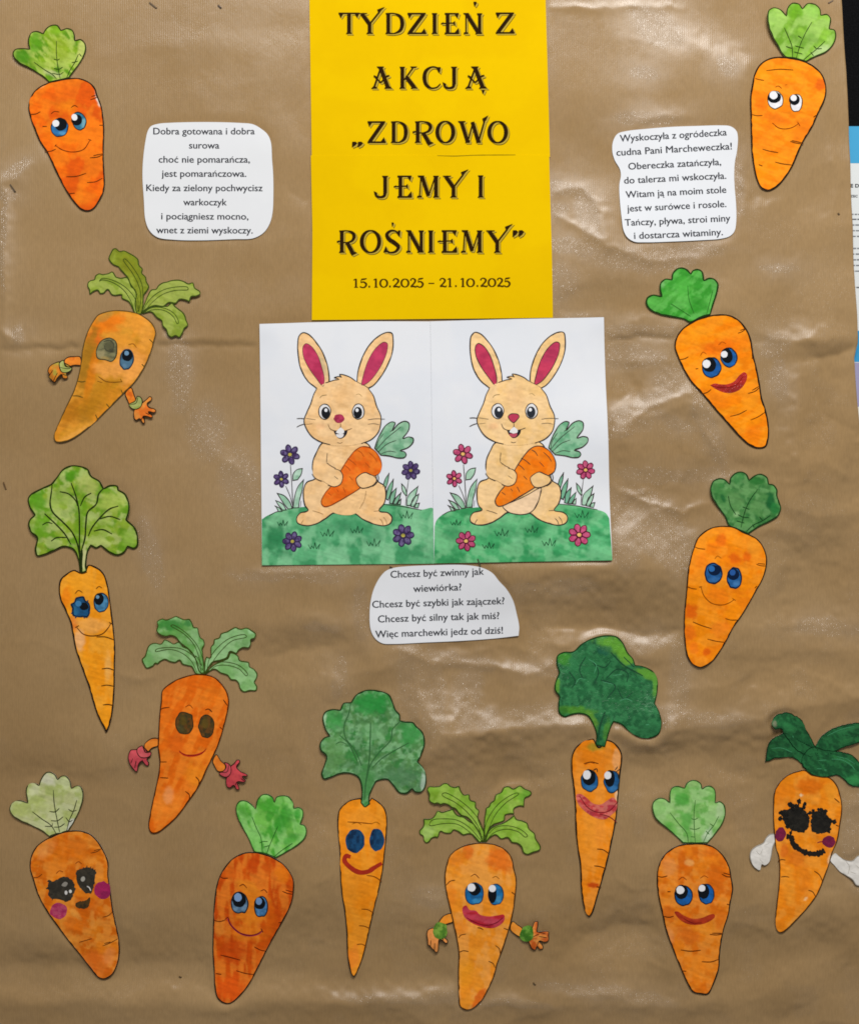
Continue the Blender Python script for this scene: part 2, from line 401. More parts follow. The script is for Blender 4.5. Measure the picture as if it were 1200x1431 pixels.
    def ink(s, name, lines, col, layer=2, parent=None, mat='ink', taper=.35, label=None, rough=0, closed=False):
        """lines: [(spec, width)], every stroke a part of its own"""
        if len(lines) > 1:
            return [s.ink(name, [q], col, layer + i * .08, parent, mat, taper, label, rough, closed) for i, q in enumerate(lines)][0]
        V = []; F = []; ex = []
        for li, (spec, wd) in enumerate(lines):
            pl = s.curve(spec, closed, 1.3)
            if closed: pl = np.vstack([pl, pl[:1]])
            n = len(pl)
            if n < 3: pl = np.array([pl[0] + (pl[-1] - pl[0]) * t for t in np.linspace(0, 1, 4)]); n = 4
            t = np.gradient(pl, axis=0); t /= np.linalg.norm(t, axis=1)[:, None] + 1e-9
            nr = np.column_stack([-t[:, 1], t[:, 0]])
            q = np.linspace(0, 1, n); wv = wd * (1 - taper * (1 - np.minimum(1, np.sin(np.pi * np.clip(q, .04, .96)) * 1.8)))
            wv = wv * (.86 + .28 * vnoise(pl[:, 0] / 5 + li, pl[:, 1] / 5, 4))
            if rough: wv = wv * (1 + rough * (vnoise(pl[:, 0] / 1.7, pl[:, 1] / 1.7, 8) - .5))
            k = len(V)
            for i in range(n):
                V.append(pl[i] - nr[i] * wv[i] / 2); V.append(pl[i] + nr[i] * wv[i] / 2); ex += [li * 6e-6] * 2
            for i in range(n - 1):
                a = k + 2 * i; F += [(a, a + 1, a + 3), (a, a + 3, a + 2)]
        return s.mesh(name, np.array(V), F, lin(col), layer, parent, mat, 0, label, extra=np.array(ex))
    def ell(s, name, x, y, rx, ry, ang, col, layer=3, parent=None, mat='wash', wob=.04, flat=0, label=None, pitch=1.6, seed=0, out=None):
        pts = []
        n = 18
        for i in range(n):
            t = 2 * math.pi * i / n; r = 1 + wob * (random.Random(seed * 31 + i + int(x)).random() * 2 - 1)
            a, b = rx * r * math.cos(t), ry * r * math.sin(t)
            if flat and b > ry * flat: b = ry * (flat + (i % 2) * .06)
            c, sn = math.cos(math.radians(ang)), math.sin(math.radians(ang))
            pts.append((x + a * c - b * sn, y + a * sn + b * c, False))
        return s.fill(name, pts, col, layer, parent, mat, 0, pitch, out, label, step=1.0)
    def eye(s, x, y, rx, ry, ang, col, pup=None, hl=(), hlc='e6e6ea', rim=('1a1c22', 1.0), flat=.95, spots=(), pc='14171c', label=None, wob=.03, mix=()):
        e = s.ell('eye', x, y, rx, ry, ang, tint(col, spots=spots, mix=mix or (('20486a', .35, 5, 5, 0, 8),)), s.lv, None, 'wash', wob, flat, label, 1.3, out=(rim[0], rim[1], 1.0, -.2) if rim else None)
        if pup: s.ell('pupil', pup[0], pup[1], pup[2], pup[3], ang, pc, s.lv + 2, e, 'ink', .03)
        for i, h in enumerate(hl): s.ell('eye_highlight', h[0], h[1], h[2], h[3] if len(h) > 3 else h[2], ang, hlc, s.lv + 3, e, 'paper', .04, seed=i)
        return e
def solid_tag(o, label, cat, group=None, kind=None):
    if kind: o['kind'] = kind; return
    o['label'] = label; o['category'] = cat
    if group: o['group'] = group

# ------------------------------------------------------------------ the carrots
INK = '241a12'
def veins(c, lines, col='2c4416', wd=1.1, parent=None, layer=3, name='leaf_vein'):
    return c.ink(name, [(l, wd) for l in lines], col, layer, parent)
def creases(c, lines, parent, col='5a2a0c', wd=1.2):
    return c.ink('crease_line', [(l, wd) for l in lines], col, c.lv + 1, parent)
GRP = 'painted paper carrots with faces on the kraft paper'

# A: upper left
c = Cut('carrot_cutout', 'deep orange paper carrot with light blue eyes in the upper left corner', 'paper carrot', (92, 175), (0, 20, 4.77), lift=[(30,75,25,25,2.0),(70,50,30,20,1.5)], group=GRP)
r = c.fill('carrot_root', '330,452* 400,435 470,425 540,428 600,455 635,490 652,540 678,610 690,680 697,760 695,850 693,950 697,1050 700,1130 690,1190 660,1250 620,1300 585,1312 545,1303 500,1260 450,1190 380,1060 320,930 265,845 230,760 205,690 192,630 200,570 225,520 270,480',
 tint('ee6a0a', spots=[(655,560,14,55,-18,'e0d4c4',.95,.3),(285,478,30,8,-30,'e8a868',.8,.5),(420,780,130,90,0,'f27f0c',.6,.6),(430,540,170,70,0,'d9560a',.5,.8),(560,1220,80,60,0,'f28218',.6,.7),(440,620,90,50,0,'f08a10',.5,.6)], mix=[('d8500a',.55,26,26,0,1),('f68a1c',.35,14,20,20,3)]), 1, thick=.0006, out=(INK,1.5,.75,-.1))
l = c.fill('leaf_top', '330,452* 280,410 200,360 130,325 95,290 88,258 105,235 150,228 200,232* 190,190 195,150 215,120 250,112 290,128* 310,95 345,72 385,72 410,105* 425,100 450,92 485,105 500,140 502,172* 540,165 570,195 575,240 550,300 510,360 462,424* 400,440',
 tint('7fa520', spots=[(150,280,70,50,30,'4a8a18',.9,.5),(240,190,45,80,10,'5a9a1a',.8,.5),(250,330,60,30,35,'86a832',.8,.5),(380,110,50,35,0,'7aa820',.8,.5),(545,230,30,70,15,'bcc66a',.9,.4),(350,395,60,20,20,'d2cfa0',.5,.5),(400,230,80,90,0,'93ac2c',.7,.6)], mix=[('5c9018',.7,8,22,-40,11),('b6c860',.55,4,14,-45,17)]), 0, thick=.0006, out=('2a3410',1.3,.8,-.1))
veins(c, ['380,180 378,260 388,350 403,428','525,265 500,320 470,370 445,425','230,320 300,370 350,400 380,430','360,298 385,304 400,296','360,360 395,365 420,352','350,392 400,400 425,385','480,320 500,318 520,312','530,262 545,280'], parent=l)
creases(c, ['200,668 240,665 272,650','285,748 315,748','300,915 345,912 375,898','605,570 635,560 650,552','612,548 640,540','665,740 690,740','600,957 650,952 690,935','625,942 685,930','445,1083 510,1080 575,1060','582,1122 640,1115 685,1092','455,1196 500,1192'], r)
c.eye(400,755,58,64,10,'2f6fa8',pup=(408,735,40,42),hl=[(375,728,23)],spots=[(420,795,28,14,0,'5c9cc4',.7,.5)])
c.eye(530,712,47,62,-15,'3f86a4',pup=(514,705,36,36),hl=[(499,687,19,23)],spots=[(560,730,18,40,0,'78a8b4',.8,.4)])
c.ink('eyebrow',[('342,665 365,648 398,652',1.1)],'5a2a0c',3); c.ink('eyebrow',[('475,622 500,608 522,620',1.1)],'5a2a0c',3)
c.ink('mouth',[('372,875 420,905 490,918 560,900 605,835',1.2),('378,868 368,882',1.2),('590,832 612,842',1.0)],'6a240c',3)

# F: upper right
c = Cut('carrot_cutout', 'orange paper carrot with uncoloured white eyes, upper right corner beside the black board', 'paper carrot', (1103, 160), (1020, 0, 4.77), lift=[(1080,30,30,35,4.5),(1130,20,40,30,2.0)], group=GRP)
r = c.fill('carrot_root', '365,378 430,388 500,408 560,440 610,490 635,550 640,620 625,680 590,750 550,840 490,940 450,1030 420,1100 370,1180 310,1245 255,1270 210,1255 175,1190 155,1100 142,1000 138,900 135,780 132,650 145,560 165,480 200,425 260,388 310,378',
 tint('f58a06', spots=[(600,565,34,42,0,'e0630a',.95,.25),(300,790,120,40,15,'e8700a',.75,.6),(200,700,50,60,0,'ee7408',.7,.6),(480,860,60,90,30,'ee7c10',.7,.5),(350,470,150,30,5,'f0900e',.6,.5),(240,930,60,90,0,'f08010',.5,.7)], mix=[('ea7406',.4,24,20,0,2),('fb9c1e',.4,16,8,10,5)]), 1, thick=.0006, out=(INK,1.6,.92,-.1))
l = c.fill('leaf_top', '365,378 310,300 262,215 242,130 250,75 285,55 335,72 368,110* 375,60 410,22 455,28 478,58* 510,25 560,28 595,60 602,102* 640,95 668,125 660,190* 695,200 705,240 690,290 640,345 570,375 505,408* 430,388',
 tint('86b83c', spots=[(430,75,60,60,0,'66a01c',.9,.4),(540,80,50,60,0,'94c458',.8,.5),(500,260,90,50,-10,'6c9c38',.7,.6),(610,330,70,30,-30,'b4cc8c',.8,.5),(280,120,30,60,0,'9cc860',.7,.5)], mix=[('6a9e2a',.6,16,16,0,12),('a6cc6a',.5,10,18,30,13)]), 0, thick=.0006, out=('2a3a14',1.3,.95,-.1))
veins(c, ['540,150 500,220 465,300 440,385','355,190 385,250 410,310 415,385','630,275 570,330 520,370 485,400','450,240 475,255','430,305 490,320','425,345 480,358','370,310 410,322','555,305 575,325','535,345 555,370','580,325 610,322'], parent=l)
creases(c, ['165,523 190,530 225,535','140,762 175,770 215,768','400,940 440,952 490,958','410,935 480,950','215,992 260,1005 320,1015','300,1078 350,1090 415,1098','555,780 575,765','240,470 330,460 420,465','190,1095 215,1105'], r)
c.eye(300,665,54,62,-5,'e4e2e6',pup=(293,648,45,38),hl=[(287,634,27)],mix=(('d0d0d8',.2,5,5,0,8),),rim=('5a4420',1.0))
c.eye(440,685,43,60,5,'e4e2e6',pup=(427,663,36,36),hl=[(422,652,21)],mix=(('d0d0d8',.2,5,5,0,8),),rim=('5a4420',1.0))
c.ink('eyebrow',[('300,580 320,572 342,588',1.1)],'8a3c0c',3); c.ink('eyebrow',[('365,565 380,562',.8)],'b85c10',3)
c.ink('mouth',[('280,818 320,850 370,858 420,845 455,822',1.2),('448,812 465,838',1.2)],'7a2c0c',3)

# H: right, red mouth
c = Cut('carrot_cutout', 'orange paper carrot with thick red mouth, leaning, right of the rabbit sheets', 'paper carrot', (988, 500), (880, 360, 5.11), lift=[(925,410,25,25,1.5),(1000,385,20,18,2.5),(1060,480,18,40,1.5)], group=GRP)
r = c.fill('carrot_root', '430,465 490,435 560,415 650,405 720,415 780,450 830,510 860,580 880,700 905,800 925,900 940,1000 965,1080 985,1180 985,1290 965,1350 910,1362 850,1340 770,1270 690,1180 600,1080 520,985 430,885 375,790 340,710 318,640 325,580 365,515',
 tint('f58c06', spots=[(640,640,140,60,-15,'ee6e06',.85,.6),(800,620,50,80,10,'f07a08',.6,.6),(620,1010,100,60,40,'f07c0c',.6,.6),(880,1260,60,80,0,'f07808',.6,.6),(480,540,110,50,-10,'f89a18',.6,.5)], mix=[('ee7a04',.45,30,12,-20,4),('fba024',.35,22,8,-20,6)]), 1, thick=.0006, out=(INK,1.7,.92,-.1))
l = c.fill('leaf_top', '430,465 380,440 300,425 210,405 140,370 112,325 120,285 160,265 220,275* 210,230 215,180 250,152 296,155* 300,115 330,80 370,70 410,85 432,112* 445,92 480,80 515,100 528,160* 560,145 600,155 628,190 622,250 600,320 572,408* 500,432',
 tint('4aa23a', spots=[(480,330,90,60,20,'2f8c26',.8,.6),(370,200,60,70,0,'48a83a',.7,.5),(160,310,40,40,0,'5cb24c',.8,.5),(600,200,25,60,0,'60b054',.8,.4),(480,420,70,20,-10,'5eb552',.8,.5),(230,190,20,30,0,'78b46c',.8,.4)], mix=[('2f9028',.55,16,16,30,14),('6cc05c',.4,14,5,-40,15)]), 0, thick=.0006, out=('1c3c16',1.6,.75,-.1))
veins(c, ['410,200 420,300 455,400','590,230 570,310 545,405','290,330 370,380 430,420'], '2a6a22', .9, l)
creases(c, ['348,730 390,722 415,708','465,796 485,792','510,975 550,962 575,942','770,540 800,528 820,512','785,520 818,508','840,970 890,955 925,925','870,948 918,920','712,1134 770,1120 830,1090','858,1160 910,1138 960,1105','865,718 885,720'], r)
c.eye(580,785,70,74,-10,'1a5aa4',pup=(562,765,50,52),hl=[(544,759,29)],rim=('14222e',1.2))
c.eye(705,713,60,72,-12,'1f60aa',pup=(690,700,40,54),hl=[(671,691,24)],rim=('14222e',1.2))
c.ink('eyebrow',[('500,700 520,675 545,690',1.1)],'a8500c',3); c.ink('eyebrow',[('630,625 655,602 685,615',1.1)],'b0500c',3)
m = c.fill('mouth', '568,912* 600,900 640,905 690,905 740,885 780,840 815,818 833,835 828,880 790,935 740,962 680,966 620,945', tint('b2241a', mix=[('8e1a16',.6,20,3,-20,7)]), 3, mat='poster', pitch=1.6)
c.ink('lip_line',[('585,918 640,928 710,925 760,905 805,850',1.0)],'7c1210',5,m)

# G: brown-washed carrot with hands
FL = '5e7a2a'
c = Cut('carrot_cutout', 'brownish orange paper carrot with one greyed eye and two waving hands', 'paper carrot', (150, 500), (50, 330, 4.616), lift=[(78,520,16,20,5.0),(275,410,25,20,2.5),(240,460,20,20,3.0),(205,580,20,20,2.0),(90,610,20,15,1.0)], group=GRP)
c.lv = 5
def frond(c, outl, midrib, col, mixes, spots=(), layer=0, name='leaf', inkc='3a4c18', wd=1.0, side=None):
    f = c.fill(name, outl, tint(col, spots=spots, mix=mixes), layer, thick=.0006, pitch=1.9, out=(inkc,1.2,.9,-.1))
    c.ink('midrib', [(m_, wd) for m_ in midrib], inkc, layer + 2, f)
    return f
gm = [('7f962e',.5,12,12,0,21),('a8b45c',.4,16,8,30,22)]
frond(c,'645,500 600,425 555,400 555,378* 495,380 465,345 440,368 415,370 400,350 375,358 350,375 345,345 335,325 338,298 355,285 378,278 385,255 410,240 430,245* 465,240 495,228 520,262* 548,268 590,265 620,325* 645,345 660,400 665,480',['640,490 615,420 570,350 500,300 430,282 412,290 430,272 500,285 580,330 640,400 660,470'],'8ea03e',gm)
frond(c,'655,500 640,440 645,370 610,310 590,265 545,215 535,198* 495,180 470,145 482,110 500,80 520,78 540,95 570,92 600,105 635,125 662,150 668,185 690,210 685,235 710,262 715,290 732,325 722,350 700,380 695,440 685,500',['665,490 680,400 665,320 625,240 565,150 575,145 640,220 685,310 692,390 690,430'],'7e8a24',[('98a63c',.5,12,12,0,23),('6c7418',.4,10,16,20,24)],[(600,200,60,80,-30,'808018',.5,.5)],1)
frond(c,'680,500 700,440 745,345 775,340 790,318 815,300 850,292 870,285 920,280 960,292 985,305 1015,300 1030,335 1060,355 1065,375 1035,390 1005,395 995,425 970,415 930,410 905,435 860,430 825,455 770,450 720,470',['690,490 720,430 780,370 860,335 980,330 985,345 900,350 820,375 760,420 710,475'],'8c9c3c',gm,[],1)
frond(c,'690,500 740,460 850,450* 880,430 905,455 950,490 965,510 975,545 985,575 960,600 952,625 930,655 905,645 880,655 855,640 845,605 820,580 815,548 780,525 745,490',['700,495 760,475 830,480 890,520 918,568 925,560 900,505 840,468 770,458 720,470'],'8a9c38',gm,[],2)
r = c.fill('carrot_root', '365,560 400,510 450,488 520,478 590,482 650,495 710,525 755,565 778,620 765,680 740,760 700,850 640,940 560,1020 470,1110 400,1180 320,1250 240,1305 170,1330 130,1325 118,1295 150,1200 200,1090 250,985 285,860 305,720 330,630',
 tint('d88a24', spots=[(345,760,40,150,14,'8e6a1c',.8,.4),(330,1130,120,60,-40,'a06c14',.7,.5),(470,560,120,60,-20,'ee7a12',.85,.6),(660,560,110,60,10,'ee9c36',.8,.5),(380,660,60,60,0,'e06a1c',.9,.5),(330,820,50,240,12,'a9741c',.85,.35),(360,900,30,180,12,'dd7a10',.7,.4),(400,1040,130,90,-40,'b87a14',.75,.6),(230,1140,60,120,35,'b06e14',.7,.5),(620,830,130,130,0,'f0a24c',.85,.5),(470,860,100,60,0,'eda04a',.75,.5),(240,1290,160,24,-32,'eaa444',.85,.4),(450,520,60,26,-30,'a8863c',.6,.5),(710,640,40,120,10,'f0a444',.5,.5)], mix=[('b8841c',.5,28,12,-45,25),('eaa03a',.35,20,16,-50,26)]), 3, thick=.0006, out=('5a4420',1.1,.5,-.1))
creases(c, ['272,935 300,940 322,935','240,1030 270,1030 305,1040','735,665 760,690','685,825 705,845','455,1080 475,1105','385,1150 400,1185','550,990 560,1015'], r, '5c4a1c')
e = c.fill('eye','430,670 480,655 520,680 528,730 520,780 490,810 450,800 400,790 390,750 405,700',tint('7e7c58',spots=[(480,705,36,34,0,'55543c',.9,.4),(420,760,34,26,0,'9c9068',.9,.5),(490,740,18,16,0,'3e3e30',.8,.4),(450,790,40,16,0,'a88c50',.7,.5)],mix=[('55543c',.6,5,5,0,3)]),5,label='eye painted over in grey green',out=('3a3a2a',1.1,.6,-.1))
c.ink('pupil',[('440,680 480,672 505,700 490,740 455,735 445,705',1.4)],'4a4a3a',7,e)
c.eye(588,795,46,68,10,'4c7088',pup=(592,770,34,36),hl=[(588,755,15)],hlc='6c94b4',spots=[(575,835,20,22,0,'6488a0',.7,.5)],rim=('26384a',1.3))
c.ink('eyebrow',[('600,700 630,695 652,718',1.1)],'9c5c1c',5)
c.ink('mouth',[('405,905 450,935 500,942 555,938',1.2),('545,920 558,940',1.0),('398,935 430,945',.8)],'7a4a14',5)
def hand(c, arm, cuff, palm, lines, ac, cc, pc, layer=1, armmix=(), cuffmix=(), palmmix=(), jag=0, lc=INK, spots=()):
    h = c.fill('hand', palm, tint(pc, mix=palmmix, spots=spots), layer + 1, thick=.0006, pitch=1.8, out=(lc,1.0,.9,-.1), jag=jag)
    a = c.fill('arm', arm, tint(ac, mix=armmix), layer, thick=.0005, pitch=1.8, out=(lc,1.0,.8,-.1))
    if cuff: c.fill('cuff', cuff, tint(cc, mix=cuffmix), layer + 3, pitch=1.5, out=(lc,.9,1,-.1))
    if lines: c.ink('finger_line', [(q, .9) for q in lines], lc, layer + 4, h)
hand(c,'290,778 250,775 210,780 188,800 190,830 210,845 245,835 295,832','185,800 160,815 160,850 175,880 210,882 238,860 236,845 200,840','165,810 130,820 95,845 85,875 95,895 92,915 108,930 120,945 135,945 150,920 175,895 178,915 200,922 212,912 205,890 225,880 238,850',['120,940 150,885','95,905 120,870','200,900 180,890','165,850 215,856 238,845'],'e8862a','9aa456','d8862a',1,[('d0501a',.7,10,10,0,2)],[('b4b878',.4,5,5,0,3)],[('a8a040',.7,6,10,0,4),('c86a20',.5,8,5,0,7)])
hand(c,'575,1010 590,1060 610,1090 645,1065 635,1020 615,975','600,1085 615,1110 650,1118 680,1100 690,1065 680,1040 655,1030 640,1060','640,1110 630,1140 635,1180 650,1190 670,1180 690,1208 705,1205 705,1185 695,1165 720,1165 740,1172 755,1170 752,1155 730,1135 765,1140 778,1128 770,1115 730,1100 722,1080 745,1060 750,1042 735,1032 715,1050 690,1070',['690,1168 680,1190','710,1140 735,1152','725,1098 745,1110','608,1085 645,1078 660,1040'],'e8862a','94a050','dd8c3c',1,[('d0601a',.7,10,10,0,2)],[('b4b878',.4,5,5,0,3)],[('e0681c',.6,8,8,0,4)])

# I: long thin carrot, left
c = Cut('carrot_cutout', 'long thin paper carrot with smudged blue eyes under a broad yellow-green leaf top', 'paper carrot', (120, 830), (20, 640, 3.578), lift=[(60,740,25,30,2.5),(180,720,25,30,3.0),(110,670,40,20,2.0),(148,1000,10,30,1.5)], group=GRP)
l = c.fill('leaf_top', '328,570* 320,510 295,460 250,445 200,465 150,485 115,490 104,460 115,400 85,370 72,330 82,305 104,285* 80,250 70,205 85,180 140,150 185,130* 215,95 245,55 280,38 320,38 370,55 390,90 430,115 450,150* 480,135 520,140 525,158* 560,180 580,230 580,270 568,308* 610,350 622,395 620,440 600,455 570,445* 550,475 515,488 470,470 435,440* 410,452 385,440* 370,470 362,530 365,565* 345,575',
 tint('8aa832', spots=[(285,90,36,30,0,'4c8c14',.95,.4),(120,220,40,60,0,'5c9a20',.9,.5),(130,350,50,70,0,'6aa024',.8,.5),(370,130,60,60,0,'a8b45e',.8,.5),(490,220,70,60,0,'a6ba54',.8,.5),(420,350,80,50,0,'86a82e',.6,.5),(330,300,30,160,5,'6c9a1e',.8,.4),(350,510,18,60,0,'c8c88c',.9,.4),(580,400,40,50,0,'94b848',.8,.5),(230,200,60,60,0,'94b04a',.7,.5)], mix=[('5e921a',.65,10,12,0,31),('b8c478',.5,10,8,30,32)]), 2, thick=.0006, out=('26320e',1.8,.95,-.1))
c.ink('leaf_vein', [('340,460 336,520 338,572',3.4),('192,135 188,170 182,230 195,270 245,320 290,370 320,440 335,570',2.2),('288,125 310,190 325,260 328,340 328,450 335,560',2.1),('450,150 425,180 412,230 370,270 360,330 355,400 335,470',2.2),('230,168 275,180 310,215 318,240',1.7),('388,175 355,195 332,240',1.7),('155,278 210,330 255,380 285,432',1.9),('145,335 170,322 195,328',1.4),('188,415 215,398 262,398',1.7),('525,240 480,255 430,300 390,350 372,390',1.9),('430,305 480,292 535,308',1.7),('400,365 445,358 492,380',1.7)], '223010', 5, l)
r = c.fill('carrot_root', '330,572* 300,560 260,580 230,610 224,660 232,710 255,760 280,820 292,880 305,950 325,1010 350,1080 375,1150 395,1220 420,1290 450,1345 463,1372 478,1340 490,1290 498,1220 502,1140 503,1040 505,950 500,880 492,800 480,710 470,640 450,580 420,550 370,535 355,570*',
 tint('f09a1c', spots=[(330,620,80,50,0,'f2a126',.8,.5),(260,700,24,60,10,'f08414',.8,.5),(300,830,20,40,0,'ee7a2c',.8,.5),(390,840,90,40,0,'efa850',.85,.5),(330,910,30,50,0,'eeb47a',.8,.4),(470,1050,20,80,0,'f2b45c',.7,.5)], mix=[('ee8e10',.4,20,30,0,33),('f4ac3c',.35,10,20,0,34)]), 0, thick=.0006, out=(INK,1.6,.8,-.1))
creases(c, ['412,895 455,895 500,910','438,1055 470,1052 500,1062','435,1140 465,1136 498,1142','445,1234 470,1232 498,1238','318,570 340,578 365,570'], r, '4a2a0c', 1.4)
c.eye(338,752,51,52,0,'1f5480',pup=(350,742,22,19),hl=[(322,728,15)],hlc='3c7aa8',rim=('142a40',1.8),wob=.2,flat=0,spots=[(300,770,22,26,0,'2c6c94',.9,.4)])
c.eye(436,722,38,50,5,'4c88b0',pup=(425,705,24,30),hl=[(418,695,9)],hlc='6c94b0',rim=('142a40',1.2),wob=.05)
c.ink('eyelash',[('285,778 300,770',1.6),('305,800 318,788',1.6),('352,802 348,790',1.6),('380,775 370,765',1.6),('372,712 362,720',1.6)],'1a3c5c',5); c.ink('eyebrow',[('305,678 322,662 342,672',1.2)],'7a4a14',4); c.ink('eyebrow',[('410,655 425,642 440,650',1.2)],'7a4a14',4)
c.ink('mouth',[('312,845 345,880 390,890 440,880 470,850 485,825',1.4),('305,848 325,838',1.2),('475,822 490,830',1.2)],'5c2c0c',4)

# J: red mittens
c = Cut('carrot_cutout', 'orange paper carrot with brown eyes and red mittens', 'paper carrot', (265, 1025), (170, 850, 4.336), lift=[(215,880,25,22,3.5),(350,890,20,25,2.5),(190,1060,16,18,3.5),(335,1085,20,20,3.0)], group=GRP)
c.lv = 5
jm = [('6ca05a',.45,12,10,0,41),('a0c890',.4,10,10,20,42)]
frond(c,'450,400 420,355 400,350 365,340 350,318 325,330 290,325 262,312 240,320 215,340 205,335 190,352 150,365 135,345 122,310 140,290 160,235 180,215 205,210 240,215 262,190 290,200 315,215 345,205 370,230* 400,245 425,270 470,310 490,400',['455,390 420,320 360,270 290,250 205,262 210,250 290,238 370,250 440,300 480,380'],'86b072',jm,[(160,300,30,50,0,'6ca85a',.7,.5)])
frond(c,'470,390 440,300 400,245 385,235* 345,200 330,180 300,165 270,170 235,160 215,135 222,105 218,80 250,62 270,68 300,60 330,48 350,55 380,68 412,65 428,90 440,115 460,118 468,150 480,180 495,190 502,220 490,250 492,280 498,400',['480,385 465,290 430,210 370,150 300,105 310,100 385,145 450,215 485,290 495,350'],'66a050',jm,[(300,100,90,40,0,'3c8438',.9,.5),(400,90,24,24,0,'3c8040',.8,.4)],1)
frond(c,'500,400 505,310 512,295* 535,300 540,235 555,215 560,190 590,178 600,155 640,140 660,128 690,115 720,125 760,118 785,130 815,155 808,180 785,190 785,215 770,240 735,240 710,255 695,275 655,265 640,300 600,318 550,330',['515,385 530,310 590,230 660,180 750,160 758,172 670,198 610,250 555,320 530,370'],'8cbc7c',jm,[(785,140,20,20,0,'a8d4a0',.7,.5)],1)
frond(c,'505,400 550,350 640,305* 660,270 705,290 715,315 770,330 775,355 800,370 822,400 815,430 805,450 820,475 815,500 780,502 735,508 715,490 705,455 690,440 660,435 640,410 600,395 560,372',['520,392 570,352 640,348 710,370 755,412 762,402 720,355 650,330 580,330 535,350'],'84b670',jm,[],2)
r = c.fill('carrot_root', '245,500 280,465 340,430 400,410 460,400 520,405 570,425 610,465 640,515 650,570 640,640 620,720 590,820 555,900 525,960 490,1040 450,1110 400,1180 340,1260 270,1325 215,1362 180,1360 165,1320 175,1240 200,1120 220,1030 232,940 222,840 225,740 230,640 238,560',
 tint('e46c12', spots=[(330,820,60,70,0,'d65c0e',.8,.5),(270,640,50,140,0,'e46e14',.6,.6),(540,520,80,80,0,'e87a1a',.6,.5),(440,450,140,40,0,'e26810',.7,.6),(270,1200,90,120,20,'f28a2a',.7,.6),(450,1010,80,70,30,'f08e20',.7,.5),(285,1130,30,60,0,'f2a060',.6,.4),(480,900,90,40,0,'ee8a24',.5,.5)], mix=[('dc620c',.5,8,30,25,43),('f48e2c',.4,6,24,25,44)]), 3, thick=.0006, out=('4a2008',1.3,.8,-.1))
creases(c, ['232,640 240,612 290,600','235,930 275,930','235,1025 285,1028','450,1020 470,1045 468,1070','388,1108 412,1130 410,1165','615,555 640,590','595,720 615,738','285,462 300,458'], r, '4a1c08')
c.eye(382,695,56,68,0,'4a3c1c',pup=None,spots=[(375,680,22,36,0,'5c4c1c',.8,.5),(350,740,30,30,0,'56502c',.6,.5)],mix=(('2c2c20',.6,6,6,0,8),('7a4a1a',.4,4,7,0,5)),rim=('3c301c',1.2),wob=.07,flat=0)
c.eye(514,716,48,68,0,'4a3c1c',pup=None,spots=[(505,700,20,36,0,'604c1c',.8,.5)],mix=(('2c2c20',.6,6,6,0,8),('7a4a1a',.4,4,7,0,5)),rim=('3c301c',1.2),wob=.05,flat=0)
c.ink('eyebrow',[('385,600 410,588 432,608',1.1)],'8a3c0c',5); c.ink('eyebrow',[('505,618 525,612 548,630',1.2)],'3a1c0c',5)
m = c.ink('mouth',[('350,870 390,890 440,892 480,880 510,862',3.0)],'c83820',5,taper=.8); c.ink('lip_line',[('350,862 380,885 440,890 480,882 515,850',1.0)],'7a1c14',7,m)
hand(c,'225,790 190,785 155,805 138,830 145,860 165,870 185,850 225,830','130,830 100,845 98,870 120,900 150,905 180,890 182,868 150,868','130,835 95,850 60,855 45,890 50,930 62,955 75,975 92,990 100,985 112,940 128,925 150,950 165,955 170,935 160,910 180,895',['62,935 75,905','85,965 95,920','135,930 130,915'],'e6842c','cc5c60','c85058',1,[('d06a20',.4,8,8,0,2)],[('b84450',.4,5,5,0,3)],[('b43c48',.5,6,6,0,4)])
hand(c,'550,925 560,955 585,990 625,985 632,955 600,920 575,885','590,1000 600,1015 640,1025 665,995 662,955 645,938 620,935 632,960 615,985','635,1020 632,1060 640,1085 660,1090 680,1075 695,1098 715,1098 708,1070 705,1052 740,1055 755,1045 735,1020 765,1018 760,1005 725,988 700,960 718,935 715,920 700,918 680,940 662,955',['700,1050 690,1072','725,1030 745,1045','722,990 750,1000','600,995 640,990 650,950'],'e6842c','c85058','cc4c50',1,[('d06a20',.4,8,8,0,2)],[('b84450',.4,5,5,0,3)],[('b43c48',.5,6,6,0,4)])

# K: bottom left, black eyes and cheeks
c = Cut('carrot_cutout', 'paper carrot with shiny black eyes, magenta cheeks and pale leaf top, bottom left corner', 'paper carrot', (90, 1225), (0, 1070, 4.472), lift=[(30,1130,20,25,2.0),(100,1105,30,25,2.0),(150,1350,20,25,1.5)], group=GRP)
r = c.fill('carrot_root', '350,432 400,415 460,405 520,410 570,430 620,480 655,540 680,600 680,680 695,780 710,900 725,980 742,1080 745,1170 730,1250 700,1310 655,1338 615,1330 560,1270 500,1190 440,1110 370,1010 300,910 240,800 210,710 190,640 195,570 225,510 280,465',
 tint('e07c18', spots=[(300,520,80,40,-35,'e6964a',.8,.5),(450,520,170,90,0,'d46a10',.75,.6),(350,630,80,70,0,'e07a1c',.6,.5),(560,880,100,60,0,'cf5e0c',.75,.6),(480,990,80,60,0,'da6a12',.7,.5),(470,920,50,20,40,'e89a40',.7,.5),(580,960,16,60,0,'e8943c',.7,.5),(590,1240,90,90,30,'dc6c1e',.8,.5),(680,1200,40,60,0,'e88a44',.7,.5),(450,1110,60,40,40,'ea9838',.6,.5)], mix=[('ca5c0a',.55,14,14,30,51),('ec9a3c',.45,10,10,0,52)], edge=('ecb478',1.4,.5)), 1, thick=.0006, out=(INK,1.3,.85,-.1))
